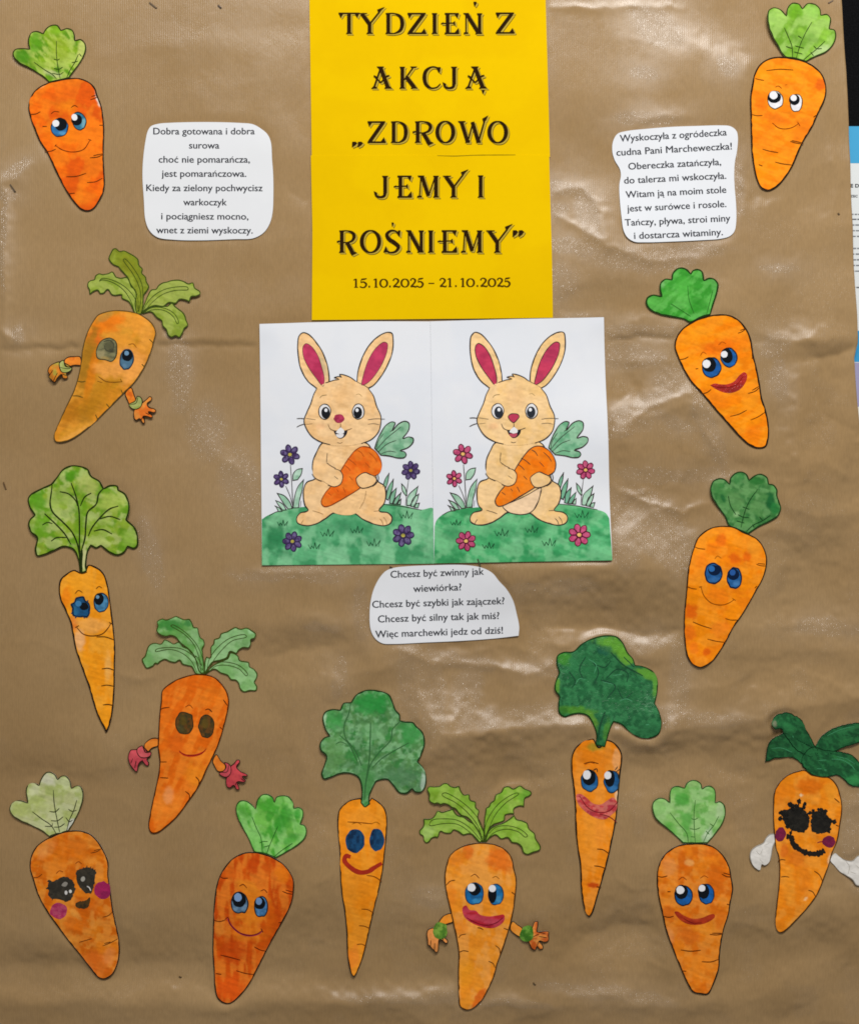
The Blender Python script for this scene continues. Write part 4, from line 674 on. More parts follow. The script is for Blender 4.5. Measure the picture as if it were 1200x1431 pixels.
c.ink('pencil_line',[('635,938 655,970 645,1015',.8),('660,1000 690,1010',.6),('690,960 720,985',.6)],'b4aea4',3,h)

# S: right, below the red-mouthed one
c = Cut('carrot_cutout', 'orange paper carrot with all-blue eyes, thin smile and dark green scalloped leaf top', 'paper carrot', (1015, 800), (930, 650, 4.77), lift=[(1000,690,20,25,3.0),(1075,700,20,25,2.0),(975,920,20,20,1.2)], group=GRP)
r = c.fill('carrot_root', '205,490 250,445 310,415 380,405 450,412 500,440 560,465 610,495 650,550 672,620 668,690 645,760 600,840 550,930 500,1010 450,1080 410,1160 370,1230 320,1300 260,1345 225,1352 180,1330 145,1280 130,1200 122,1100 122,980 130,850 138,720 155,630 180,550',
 tint('f58c0c', spots=[(370,500,40,50,20,'ea6c10',.85,.4),(460,620,40,36,0,'e8680c',.9,.4),(540,610,34,36,0,'e8680c',.9,.4),(165,970,45,60,0,'e2620c',.9,.4),(165,1120,40,60,0,'ec7212',.8,.5),(340,860,90,50,0,'ee7c14',.7,.5),(275,1250,34,26,-30,'e0600c',.9,.4),(190,1220,30,50,0,'ec7414',.7,.5),(370,1090,60,60,0,'f0801c',.7,.5),(590,560,50,60,0,'f69c28',.7,.5),(320,550,60,40,0,'f07c10',.6,.5),(240,640,60,60,0,'f27e12',.6,.5)], mix=[('ee780c',.4,16,16,0,121),('fb9c28',.4,14,14,0,122)]), 1, thick=.0006, out=(INK,1.3,.7,-.1))
l = c.fill('leaf_top', '420,405 390,340 340,270 302,205 296,150 315,105 360,86 400,98 425,125* 430,85 470,48 510,44 540,62 555,95* 590,68 630,58 670,80 682,125* 710,130 735,165 735,205 750,250 760,290 740,340 690,375 620,410 545,460* 480,430',
 tint('4a8244', spots=[(590,100,60,36,20,'2c7030',.9,.4),(690,230,30,60,0,'1c6030',.95,.4),(720,290,30,36,0,'2c7c3c',.9,.4),(370,200,36,80,-10,'3c7c3c',.8,.5),(480,90,40,40,0,'4c904c',.7,.5),(470,240,60,80,0,'5c8c50',.7,.6),(500,390,60,30,20,'5c9450',.7,.5),(710,160,20,24,0,'60a058',.8,.4),(470,330,20,20,0,'88b078',.8,.4),(600,280,50,50,0,'5c9050',.6,.5),(380,220,16,30,-20,'1c6030',.8,.4)], mix=[('2c6c34',.55,9,9,0,123),('74a868',.4,7,7,0,124)]), 0, thick=.0006, out=('1e3c1c',1.4,.85,-.1))
veins(c, ['610,160 560,230 525,310 498,415','415,205 430,270 465,330','690,335 640,370 580,400 535,440','480,330 510,345 552,350','470,372 520,385','510,278 555,295','620,345 640,368','575,395 585,415'], '1c4420', 1.2, l)
creases(c, ['188,545 215,555 258,560','600,660 630,670 665,672','610,655 660,660','130,805 165,820 200,825','395,1022 430,1032 475,1032','180,1045 240,1070 305,1090','278,1160 340,1175 400,1182','590,820 605,805'], r, '6a3408', 1.2)
c.eye(311,722,60,72,0,'245c9c',pup=(318,700,42,34),hl=[(300,690,20)],hlc='2c68a8',rim=('12243c',1.6),wob=.05,spots=[(320,765,40,20,0,'3c74b0',.7,.5)],pc='10203c',flat=0)
c.eye(453,752,52,72,0,'2a64a4',pup=(445,728,40,38),hl=[(440,715,20)],hlc='28589c',rim=('12243c',1.6),wob=.04,spots=[(470,790,28,22,0,'4c84bc',.7,.5)],pc='10203c',flat=0)
c.ink('eyebrow',[('320,625 340,605 365,620',1.1)],'b0600c',3)
c.ink('mouth',[('215,812 235,808',1.2),('228,812 250,870 300,918 360,932 410,922 455,895',1.2),('440,888 462,902',1.0)],'8a4408',3)

# ------------------------------------------------------------------ yellow title poster: two sheets, lettering with a drop shade
Y = Cut('title_poster', 'tall yellow poster with a black five-line title and dates, top centre', 'poster', (602, 215), (430, 0, 3.4286), lift=[(768,430,30,40,1.0)], off=.0003)
ymix = [('dcb000',.3,90,60,0,1),('e6bc00',.25,60,90,0,2)]
s1 = Y.fill('paper_sheet', '3,-200* 8,0* 20,790* 1160,750* 1139,0* 1132,-200*', tint('e4bb00', mix=ymix, fine=0), 0, mat='card', thick=.0004, pitch=6, step=6)
s2 = Y.fill('paper_sheet', '15,745* 22,1100* 20,1534* 1174,1522* 1168,1200* 1156,742*', tint('e4bb00', mix=ymix, fine=0), 4, mat='card', thick=.0005, pitch=6, step=6)
def glyph(ch, x0, x1, yb, yt):
    """capital of a display face with wedge serifs; returns list of strokes ('p' polygon, 's' variable-width stroke)"""
    w, h = x1 - x0, yb - yt; G = []
    TH = 5.2; TN = 1.7
    X = lambda u: x0 + u * w
    Yv = lambda v: yb - v * h
    def poly(*p): G.append(('p', [(X(a), Yv(b)) for a, b in p]))
    def line(a, b, c_, d, t): G.append(('s', [(X(a), Yv(b), t), (X(c_), Yv(d), t)]))
    def st(*p): G.append(('s', [(X(a), Yv(b), t) for a, b, t in p]))
    def serif(u, v, hw=4.3, up=1):   # flat foot with bracket, px half width
        x = X(u); y = Yv(v); s = up
        G.append(('p', [(x - hw, y), (x + hw, y), (x + TH * .5, y - s * 2.6), (x - TH * .5, y - s * 2.6)]))
    def stem(u, v0=0, v1=1, t=TH, s0=True, s1=True):
        line(u, v0, u, v1, t)
        if s0: serif(u, v0)
        if s1: serif(u, v1, 4.0, -1)
    if ch in 'TI':
        stem(.5, s1=ch == 'I')
        if ch == 'T':
            poly((0, 1.02), (1, 1.02), (1, .95), (0, .95)); poly((0, 1.0), (.24, .97), (.1, .76)); poly((1, 1.0), (.76, .97), (.9, .76))
    elif ch == 'Y':
        poly((0, 1), (.34, 1), (.3, .95), (.05, .95)); line(.13, .97, .42, .46, TH); line(.42, .5, .42, 0, TH); serif(.42, 0, 4.8)
        line(.44, .5, .88, 1.2, 2.2); poly((.7, 1.16), (1, 1.3), (.86, 1.12), (.78, .97))
    elif ch == 'D':
        stem(.17); st((.1, .975, TN), (.5, .97, TN), (.8, .82, 4.6), (.9, .5, 5.6), (.8, .18, 4.6), (.5, .03, TN), (.1, .025, TN))
    elif ch == 'Z':
        poly((.03, 1.01), (.97, 1.01), (.97, .93), (.03, .93)); poly((.03, 1), (.28, .95), (.12, .74))
        line(.86, .95, .14, .05, TH); poly((.03, -.01), (1, -.01), (1, .07), (.03, .07)); poly((1, 0), (.72, .05), (.9, .27))
    elif ch == 'E':
        stem(.36); poly((.2, 1.01), (.97, 1.01), (.97, .94), (.2, .94)); poly((.97, 1.0), (.72, .96), (.9, .76))
        line(0, .5, .75, .53, TN); poly((0, .5), (.14, .58), (.12, .5)); poly((.76, .64), (.78, .40), (.62, .52))
        poly((.2, -.01), (.95, -.01), (.98, .07), (.2, .07)); poly((.7, .03), (1.0, 0), (.96, .3), (.88, .2))
    elif ch == 'N':
        line(.16, 0, .16, .96, TN); serif(.16, 0, 3.4); poly((0, 1.01), (.3, 1.01), (.34, .92), (.1, .94)); line(.2, .95, .78, .07, TH)
        line(.84, 0, .84, 1, 4.4); serif(.84, 1, 4, -1); poly((.62, 0), (.98, 0), (.9, .16), (.7, .16))
    elif ch == 'A':
        line(.47, .98, .14, .04, 2.6); line(.44, .98, .8, .04, 5.6); poly((.26, 1.01), (.62, 1.01), (.56, .93), (.34, .93))
        poly((0, 0), (.3, 0), (.24, .09), (.12, .12)); poly((.62, 0), (1, 0), (.92, .09), (.7, .12))
        line(.14, .6, .45, .27, 2.0); line(.45, .27, .78, .6, 2.0); line(.14, .57, .3, .5, 2.4); line(.66, .52, .86, .6, 2.4)
    elif ch == 'K':
        stem(.2); line(.3, .4, .78, .97, 2.0); poly((.6, 1.01), (1, 1.01), (.9, .94), (.72, .94)); line(.42, .52, .84, .05, 5.4); poly((.64, 0), (1.02, 0), (.94, .08), (.72, .1))
    elif ch == 'C':
        st((.93, .78, 3.6), (.78, .95, 2.2), (.5, .98, 2.2), (.2, .8, 4.8), (.12, .5, 5.6), (.22, .18, 4.6), (.5, .02, 2.4), (.78, .06, 1.8), (.98, .22, 1.5)); poly((.8, .98), (1, .98), (.94, .7), (.86, .78))
    elif ch == 'J':
        line(.72, .2, .72, 1, TH); serif(.72, 1, 4.6, -1); st((.72, .25, 5), (.66, .08, 4.0), (.45, .02, 3.2), (.2, .06, 3.2), (.08, .2, 2.4)); poly((0, .3), (.22, .22), (.22, .04), (.08, .08))
    elif ch == 'R':
        stem(.24); line(0, .5, .2, .52, 1.8); poly((0, .44), (.12, .48), (.1, .58)); st((.2, .975, TN), (.52, .98, TN), (.78, .88, 4.2), (.84, .72, 5.0), (.74, .54, 3.4), (.5, .46, TN), (.3, .46, TN))
        line(.5, .46, .78, -.02, 5.4); poly((.62, .04), (.9, .04), (1.0, -.01), (.74, -.13))
    elif ch == 'O':
        st(*[(.5 + .41 * math.sin(a), .5 + .49 * math.cos(a), 2.0 + 3.6 * abs(math.sin(a)) ** 1.3) for a in np.linspace(0, 2 * math.pi, 25)])
    elif ch == 'W':
        poly((0, 1.01), (.26, 1.01), (.22, .94), (.04, .94)); line(.12, .97, .33, .02, 5.2); line(.33, .05, .5, .97, 2.0); line(.48, .97, .68, .02, 5.2); line(.68, .05, .9, 1.14, 2.4)
        poly((.8, 1.12), (1, 1.28), (.93, 1.04), (.84, .96)); poly((.24, 0), (.4, 0), (.4, .12), (.28, .12)); poly((.6, 0), (.76, 0), (.74, .12), (.62, .12))
    elif ch == 'M':
        line(.14, .02, .2, .96, TN); serif(.14, 0, 3.6); poly((.06, 1.01), (.34, 1.01), (.32, .93), (.12, .93)); line(.24, .97, .5, .08, 5.2); line(.5, .06, .76, .95, 1.8)
        line(.8, 0, .8, 1, TH); serif(.8, 0, 4.4); serif(.8, 1, 4.2, -1)
    elif ch == 'S':
        st((.88, .8, 3), (.7, .96, 2.2), (.42, .98, 3.2), (.2, .82, 4.8), (.3, .62, 5.4), (.6, .46, 5.6), (.84, .26, 5.0), (.7, .06, 3.4), (.4, .0, 2.4), (.12, .1, 3.0)); poly((.82, 1.0), (.96, 1.0), (.92, .7), (.8, .8)); poly((0, .02), (.14, .3), (.24, .1), (.16, 0))
    elif ch == '"':
        for k in (0, .48): poly((.02 + k, 1.0), (.3 + k, 1.02), (.44 + k, .8), (.28 + k, .45), (0 + k, .2), (.14 + k, .55))
    elif ch == "'":
        poly((.2, 1.0), (.8, 1.0), (.9, .7), (.5, 0), (.4, .1), (.3, .6))
    elif ch == ',':
        poly((.1, 1.0), (.9, 1.0), (.5, .0), (.35, .1))
    return G
def digit(ch, x0, x1, yb, yt):
    w, h = x1 - x0, yb - yt; G = []
    st = lambda *p: G.append(('s', [(x0 + a * w, yb - b * h, t) for a, b, t in p]))
    if ch == '1': st((.55, 0, 2.8), (.55, 1, 2.6)); st((.1, .84, 1.2), (.55, .99, 1.8)); st((.25, .03, 1.2), (.9, .03, 1.2))
    elif ch == '0': st(*[(.5 + .38 * math.sin(a), .48 + .45 * math.cos(a), 1.2 + 1.6 * abs(math.sin(a))) for a in np.linspace(0, 2 * math.pi, 21)])
    elif ch == '2': st((.14, .74, 2.4), (.26, .94, 1.5), (.56, .97, 1.8), (.8, .76, 2.9), (.6, .44, 2.3), (.14, .08, 1.5)); st((.14, .06, 2.0), (.5, .1, 2.3), (.92, .04, 2.0), (1.0, .2, 1.0))
    elif ch == '5': st((.26, .93, 2.0), (.6, .96, 2.3), (.92, 1.02, 1.2)); st((.27, .95, 1.2), (.2, .55, 1.3)); st((.2, .55, 1.3), (.5, .64, 1.9), (.86, .38, 2.9), (.68, .06, 2.3), (.36, .0, 1.5), (.08, .12, 2.2))
    elif ch == '-': st((0, .42, 1.5), (1, .42, 1.5))
    else: st((.1, .1, 2.6), (.9, .1, 2.6))
    return G
def add_word(parent_cut, glyphs, layer, shade=True, colour='2a1a08', name='lettering'):
    """each word is one printed part made of black letters over an offset shade"""
    def build(name, dx, dy, grow, col, lay, parent):
        V = []; F = []; E = []; n_ = 0
        for G in glyphs:
            for kind, pts in G:
                n_ += 1; k = len(V)
                if kind == 'p':
                    a = np.array(pts); cc = a.mean(0)
                    if grow: a = cc + (a - cc) * (1 + grow * 2.2 / (np.linalg.norm(a - cc, axis=1).mean() + 1e-6) * .5)
                    a = a + (dx, dy)
                    V += list(a); F += [(k, k + i, k + i + 1) for i in range(1, len(a) - 1)] ; E += [n_ * 5e-6] * len(a)
                else:
                    q = np.array([(p[0], p[1]) for p in pts]); tw = np.array([p[2] for p in pts])
                    if len(q) > 2:
                        d = catmull([(a, b, False) for a, b in q], False, 1.0)
                        L0 = np.r_[0, np.cumsum(np.hypot(*np.diff(q, axis=0).T))]; L1 = np.r_[0, np.cumsum(np.hypot(*np.diff(d, axis=0).T))]
                        tw = np.interp(L1 / L1[-1], L0 / L0[-1], tw); q = d
                    else:
                        tw = np.interp(np.linspace(0, 1, 5), [0, 1], tw); q = np.array([q[0] + (q[1] - q[0]) * t for t in np.linspace(0, 1, 5)])
                    t = np.gradient(q, axis=0); t /= np.linalg.norm(t, axis=1)[:, None] + 1e-9
                    nr = np.column_stack([-t[:, 1], t[:, 0]]); hw = (tw / 2 + grow)[:, None]
                    a = q - nr * hw + (dx, dy); b = q + nr * hw + (dx, dy)
                    V += list(a) + list(b); m = len(q)
                    F += [(k + i, k + i + 1, k + m + i + 1) for i in range(m - 1)] + [(k + i, k + m + i + 1, k + m + i) for i in range(m - 1)]
                    E += [n_ * 5e-6] * (2 * m)
        return parent_cut.mesh(name, np.array(V), F, lin(col), lay, parent, 'ink', extra=np.array(E))
    o = build(name, 0, 0, .0, colour, layer + (9 if shade else 2), None)
    if not shade: return o
    build('letter_shade_outline', 2.2, 2.0, .3, '6c560c', layer + 1, o)
    build('letter_shade', 1.9, 1.7, -.15, 'baa03c', layer + 5, o)
    return o
def ZC_(ox, oy, s): return lambda x, y: (ox + x / s, oy + y / s)
Cc = ZC_(430, 0, 3.4286); Dd = ZC_(430, 220, 3.4286)
def word(fr, base, top, items, layer=1, extra=()):
    gl = []
    for ch, a, b in items:
        xa, yb = fr(a, base); xb, yt = fr(b, top); gl.append(glyph(ch, xa, xb, yb, yt))
    for ch, a, b, y0, y1 in extra:
        xa, yb = fr(a, y1); xb, yt = fr(b, y0); gl.append(glyph(ch, xa, xb, yb, yt))
    return add_word(Y, gl, layer)
word(Cc,163,63,[('T',148,248),('Y',243,370),('D',370,462),('Z',475,568),('I',592,622),('E',638,726),('N',742,838)],1,[("'",788,812,8,30)])
word(Cc,160,60,[('Z',897,990)])
word(Cc,425,320,[('A',303,405),('K',435,525),('C',548,637),('J',645,722),('A',752,860)],1,[(',',830,850,432,450)])
word(Cc,685,582,[('Z',284,374),('D',398,478),('R',502,604),('O',612,705),('W',718,864),('O',860,958)],1,[('"',212,270,680,712)])
word(Dd,192,88,[('J',316,392),('E',412,500),('M',518,638),('Y',645,770)],5)
word(Dd,192,86,[('I',810,845)],5)
word(Dd,457,350,[('R',140,238),('O',250,352),('S',362,448),('N',468,558),('I',572,606),('E',622,716),('M',728,846),('Y',852,982)],5,[("'",398,414,312,332),('"',980,1040,350,390)])
Y.ink('fold_shade', [('620,746 700,748 800,744 995,742', 1.2)], '8a7408', 5, s2)

# ------------------------------------------------------------------ sans-serif text (Blender's built-in face, drawn as print)
_TM = {}
def text_mesh(txt, bold=0.0):
    if (txt, bold) not in _TM: _TM[(txt, bold)] = _text_mesh(txt, bold)
    return _TM[(txt, bold)]
def _text_mesh(txt, bold):
    cu = bpy.data.curves.new('t', 'FONT'); cu.body = txt; cu.size = 1; cu.offset = bold; cu.resolution_u = 3
    ob = bpy.data.objects.new('t', cu); scene.collection.objects.link(ob)
    dg = bpy.context.evaluated_depsgraph_get(); me = ob.evaluated_get(dg).to_mesh()
    V = np.array([v.co[:2] for v in me.vertices]) if len(me.vertices) else np.zeros((0, 2))
    F = [tuple(p.vertices) for p in me.polygons]
    ob.evaluated_get(dg).to_mesh_clear(); bpy.data.objects.remove(ob); bpy.data.curves.remove(cu)
    return V, F
HV, _ = text_mesh('H'); CAPH = HV[:, 1].max(); XH = text_mesh('x')[0][:, 1].max()
PL = {'ą': 'a', 'ę': 'e', 'ć': 'c', 'ń': 'n', 'ś': 's', 'ó': 'o', 'ł': 'l', 'ź': 'z', 'ż': 'z'}
def polish(txt, wt):
    """plain letters from the built-in face, heavier by wt, with their accents, tails and bars added as shapes"""
    plain_ = ''.join(PL.get(ch, ch) for ch in txt)
    V, F = text_mesh(plain_); E = np.zeros(len(V))
    n = len(V); V2 = np.vstack([V, V + (wt, 0), V + (wt / 2, wt * .35)]); F2 = F + [tuple(a + n for a in f) for f in F] + [tuple(a + 2 * n for a in f) for f in F]
    E = np.r_[E, E + 4e-6, E + 8e-6]
    for i, ch in enumerate(txt):
        if ch not in PL: continue
        g = text_mesh(PL[ch])[0]; wd = g[:, 0].max() - g[:, 0].min()
        xr = text_mesh(plain_[:i + 1])[0][:, 0].max(); xc = xr - wd / 2 + wt / 2
        if ch in 'ćńśóź': q = [(xc - .045, XH + .05), (xc + .02, XH + .05), (xc + .13, XH + .20), (xc + .045, XH + .20)]
        elif ch in 'ąę':
            x_ = xr - (.02 if ch == 'ą' else .09); q = [(x_ - .03, .03), (x_ + .03, .03), (x_ - .01, -.07), (x_ + .0, -.11), (x_ + .07, -.12), (x_ + .07, -.17), (x_ - .05, -.17), (x_ - .09, -.11)]
        elif ch == 'ł': q = [(xc - .12, XH * .52), (xc + .12, XH * .86), (xc + .12, XH * .98), (xc - .12, XH * .64)]
        else: q = [(xc - .03, XH + .08), (xc + .04, XH + .08), (xc + .04, XH + .15), (xc - .03, XH + .15)]
        k = len(V2); V2 = np.vstack([V2, np.array(q)]); E = np.r_[E, np.full(len(q), 1.2e-5)]
        F2 = F2 + ([(k, k + 1, k + 2, k + 3)] if len(q) == 4 else [(k, k + 1, k + 2, k + 7), (k + 7, k + 2, k + 3, k + 6), (k + 3, k + 4, k + 5, k + 6)])
    return V2, F2, E
def text_line(c, txt, x0, x1, b0, b1, cap, col='3a3c40', layer=2, bold=.006, name='text_line', parent=None):
    """x0..x1 and baseline b0 (left) .. b1 (right) in the cut's own drawing coordinates"""
    V, F, E = polish(txt, bold)
    (p0x, p0y), (p1x, p1y) = c.px(x0, b0), c.px(x1, b1)
    u = (V[:, 0] - V[:, 0].min()) / (V[:, 0].max() - V[:, 0].min()); v = V[:, 1] / CAPH * cap
    L = math.hypot(p1x - p0x, p1y - p0y); ex, ey = (p1x - p0x) / L, (p1y - p0y) / L
    Q = np.column_stack([p0x + ex * u * L + ey * v, p0y + ey * u * L - ex * v])
    return c.mesh(name, Q, F, lin(col), layer, parent, 'ink', extra=E)
for group_ in ([('1',216,244),('5',247,286),('.',290,300),('1',313,338),('0',342,386),('.',389,399),('2',404,442),('0',443,488),('2',488,522),('5',522,556)], [('-',578,606)],
               [('2',628,664),('1',667,692),('.',704,714),('1',729,754),('0',757,801),('.',807,817),('2',822,860),('0',860,903),('2',903,937),('5',937,971)]):
    add_word(Y, [digit(ch, Dd(a, 0)[0], Dd(b, 0)[0], Dd(0, 624 - (a - 218) * .006)[1], Dd(0, 582 - (a - 218) * .006)[1]) for ch, a, b in group_], 5, False, '4a3206', 'date_text')

WH = [('dcdee2',.3,60,60,0,1)]
c = Cut('poem_sheet', 'white rounded paper with an eight-line poem starting "Dobra gotowana", upper left', 'paper sheet', (291, 253), (180, 150, 5.455), lift=[(370,200,30,30,1.2),(210,320,30,30,1.0)])
c.fill('paper', '170,145 230,125 320,118 500,113 700,114 850,120 945,130 1010,165 1060,210 1085,270 1093,400 1100,500 1102,650 1095,800 1075,880 1030,950 950,995 800,1003 550,1012 350,1008 220,990 160,940 128,860 115,700 105,520 112,380 130,250 145,185', tint('dfe1e4', mix=WH, fine=0), 0, mat='paper', thick=.0005, pitch=5, step=3)
for t, a, b, y in (('Dobra gotowana i dobra',188,962,207),('surowa',460,692,314),('choć nie pomarańcza,',228,925,421),('jest pomarańczowa.',250,897,528),('Kiedy za zielony pochwycisz',133,1020,637),('warkoczyk',415,747,745),('i pociągniesz mocno,',247,912,853),('wnet z ziemi wyskoczy.',210,945,959)):
    text_line(c, t, a, b, y, y + 1, 9.2, '3a3c42', bold=.035)
c = Cut('poem_sheet', 'white wavy-edged paper with an eight-line poem starting "Wyskoczyła", upper right', 'paper sheet', (945, 258), (840, 160, 5.714), lift=[(1020,185,25,25,1.2),(870,330,25,25,1.2)])
c.fill('paper', '200,128 350,112 550,97 750,90 950,87 1030,95 1075,130 1088,180 1082,290 1065,380 1060,480 1065,600 1075,720 1075,860 1062,930 1025,970 950,992 800,1003 550,1015 350,1022 260,1018 205,985 175,930 160,820 148,680 145,560 158,480 150,430 110,360 90,290 95,210 130,150', tint('e0e3e8', mix=WH, fine=0), 0, mat='paper', thick=.0005, pitch=5, step=3)
for t, a, b, y, z in (('Wyskoczyła z ogródeczka',150,1000,213,167),('cudna Pani Marcheweczka!',122,1042,324,278),('Obereczka zatańczyła,',217,957,436,402),('do talerza mi wskoczyła.',183,998,549,512),('Witam ją na moim stole',195,998,664,624),('jest w surówce i rosole.',205,998,776,738),('Tańczy, pływa, stroi miny',185,1030,892,852),('i dostarcza witaminy.',258,970,997,963)):
    text_line(c, t, a, b, y, z, 9.4, '3a3c42', bold=.035)
c = Cut('poem_sheet', 'white dome-shaped paper with five lines starting "Chcesz być zwinny", below the rabbit sheets', 'paper sheet', (620, 845), (500, 780, 5.0), lift=[(720,880,20,20,1.2),(530,870,20,25,1.0)])
c.fill('paper', '250,68 330,58 500,50 750,48 870,68 940,105 985,160 1040,220 1085,300 1110,390 1128,480 1124,545* 950,565 700,582 450,592 250,600 170,595 120,560 90,500 82,400 90,300 110,220 150,140 195,90', tint('e1e3e8', mix=WH, fine=0), 0, mat='paper', thick=.0005, pitch=5, step=3)
for t, a, b, y, z in (('Chcesz być zwinny jak',228,880,138,115),('wiewiórka?',387,725,238,225),('Chcesz być szybki jak zajączek?',100,1025,348,322),('Chcesz być silny tak jak miś?',140,990,450,427),('Więc marchewki jedz od dziś!',122,1015,556,530)):
    text_line(c, t, a, b, y, z, 9.7, '3a3c42', bold=.035)

# ------------------------------------------------------------------ the two rabbit colouring sheets
def rabbit_sheet(left):
    if left:
        wf = lambda u, v: (u - np.clip(v, 0, 1400) / 1170 * (8 + (u - 240) * .018), v + 3)
        c = Cut('colouring_sheet', 'colouring sheet of a rabbit with a carrot among purple flowers', 'drawing', (485, 620), (355, 440, 3.976), off=.0001, warp=wf, lift=[(370,455,20,20,1.5),(366,790,25,25,1.0)])
        corners = '32,52* 300,42* 640,35* 985,36* 992,700* 1005,1382* 500,1386* 45,1391* 38,700*'
        pal = dict(fur='f0c48c', fur2='ecbc80', ear='c23c62', nose='b4385a', car='ee7020', leaf='8cb898', fl='5a4478', flc='b8ae4c', gr='5eac78', gr2='2e8854', blade='b4d4c0', belly='f0c8a0', ink='33302e', ri='3a2c50')
    else:
        wf = None
        c = Cut('colouring_sheet', 'colouring sheet of a rabbit with a carrot among pink flowers', 'drawing', (725, 618), (595, 440, 3.975), off=.0009, lift=[(845,450,20,20,1.2),(852,780,25,25,1.2)])
        corners = '25,36* 500,22* 988,12* 1000,400* 1012,760* 1028,1362* 500,1370* 45,1380* 35,700*'
        pal = dict(fur='f0c88c', fur2='eabf7c', ear='c43c5c', nose='bc3c58', car='f27e12', leaf='74b088', fl='c04c78', flc='ecc070', gr='4caa6c', gr2='2c8a50', blade='a8ccb4', belly='f2d0a8', ink='3a3230', ri='5c1c34')
    w_ = c.warp; c.warp = None
    pp = c.fill('paper', corners, tint('dfe2e8', mix=[('d8dce4',.3,80,60,0,3),('e4e5e8',.3,60,60,0,4)], fine=0), 0, mat='paper', thick=.0004, pitch=5, step=5)
    if left: c.fill('grass_ground', '44,1136* 70,1118 130,1092 230,1072 350,1062 500,1055 620,1048 700,1052 730,1050 830,1060 930,1082 985,1072 1001,1080* 1006,1382* 45,1391*', tint(pal['gr'], spots=[(120,1240,50,90,20,'2c7c4c',.8,.5),(150,1330,60,20,0,'347c50',.5,.5),(520,1180,90,50,0,'3c8c5c',.8,.6),(660,1220,60,60,0,'489868',.6,.6),(900,1200,70,90,0,'88c898',.5,.6)], mix=[(pal['gr2'],.5,22,18,20,5),('8ccc9c',.5,16,26,0,6)]), 1, pitch=2.2)
    else: c.fill('grass_ground', '48,1175* 60,1140 100,1105 180,1080 300,1068 500,1055 640,1048 735,1050 830,1058 940,1080 995,1100 1015,1130* 1028,1362* 45,1380*', tint(pal['gr'], spots=[(150,1200,60,50,0,'2e8a54',.7,.6),(420,1210,120,60,0,'349058',.6,.6),(600,1200,80,60,0,'2e8850',.6,.6),(500,1250,30,24,0,'7cc490',.6,.5),(860,1100,120,30,10,'409c60',.6,.6),(950,1290,70,80,0,'6cbc84',.5,.6)], mix=[(pal['gr2'],.55,18,14,10,5),('84cc94',.45,16,14,0,6)]), 1, pitch=2.2)
    c.warp = w_
    ik = pal['ink']; W = 1.3
    c.ink('hill_line', [('735,1050 830,1060 950,1082', 1.2), ('90,1112 130,1092 165,1088', 1.1)], ik, 3)
    # grass blades and stalks
    blades = ['195,1078* 165,1040 130,985* 175,1000 210,1040 222,1075*','165,1085* 140,1055 122,1025* 165,1045 190,1082*','140,1092* 130,1070 118,1055* 150,1070 165,1090*','222,1072* 230,1010 250,950 285,908* 275,980 262,1030 258,1070*','220,920* 222,880 245,855 278,848* 270,885 250,915*',
      '728,950* 740,910 765,872* 760,920 748,960*','745,1020* 755,960 790,905* 785,960 762,1030*','765,1045* 775,990 808,955* 800,1010 785,1050*','785,1050* 800,1015 835,980* 825,1020 808,1052*','808,1052* 820,1030 835,1015* 832,1054*','862,1008* 838,975 832,930* 858,960 868,1000*','862,1058* 872,1000 930,945* 915,1005 885,1060*','885,1062* 900,1015 935,988* 925,1030 905,1066*','905,1068* 918,1045 940,1040* 930,1072*']
    for b_ in blades:
        f = c.fill('grass_blade', b_, tint(pal['blade'] if '7' != b_[0] else ('6ea88c' if not left else '86b49c'), mix=[('7cb490',.5,6,10,0,2)]), 2, pitch=3, out=(ik,1.0,1.0,-.1), step=1.3)
    c.ink('flower_stalk', [('208,832 215,920 220,1000 222,1070', 1.2), ('182,948 205,1000 220,1050', 1.0), ('873,915 865,980 858,1055', 1.0), ('265,1065 270,1030', .8)], ik, 4)
    # rabbit
    fm = [(pal['fur2'],.6,22,30,0,7),('f4d0a0',.3,14,14,0,8)]
    rb = bpy.data.objects.new('rabbit', None); scene.collection.objects.link(rb); rb.parent = c.root
    F_ = lambda nm, sp, col, ly, wd=W, mix=(), spots=(), p=rb: c.fill(nm, sp, tint(col, mix=mix, spots=spots), ly, p, pitch=2.6, out=(ik, wd, 1.0, -.3) if wd else None, step=1.4)
    F_('body', '385,708 355,755 335,800 330,850 345,905 300,925 282,965 280,1010 290,1060 308,1082 262,1098 243,1128 250,1155 300,1170 355,1160 410,1130 455,1100 500,1108 570,1102 620,1135 680,1160 740,1170 778,1155 785,1120 760,1095 712,1085 740,1045 750,990 738,945 700,918 690,870 670,760 640,712 520,690', pal['fur'], 3, mix=fm)
    F_('belly', '425,1062 480,1038 560,1000 638,962 632,1010 605,1075 568,1104 520,1110 465,1100 440,1085', pal['belly'] if not left else pal['fur'], 5, 0.9 if not left else .01)
    F_('ear', '352,408* 300,365 262,300 246,225 243,160 250,115 272,95 305,104 345,145 385,205 410,270 422,330 425,378*', pal['fur'], 4, mix=fm, spots=[(385,290,22,80,-15,'c0b08c',.7,.5)] if left else ())
    F_('ear', '575,372* 580,310 600,240 640,165 690,115 740,92 768,97 776,130 775,190 755,260 715,335 670,390 640,408*', pal['fur'], 4, mix=fm)
    F_('inner_ear', '388,394 345,345 300,280 276,225 274,175 290,157 318,170 355,220 380,290 394,350', pal['ear'], 6, .9 if not left else .5, mix=[('a82c50',.5,12,16,0,9)])
    F_('inner_ear', '604,388 612,330 640,245 680,180 722,148 742,155 742,195 722,255 685,320 640,372', pal['ear'], 6, .9 if not left else .5, mix=[('a83458',.4,12,16,0,9)])
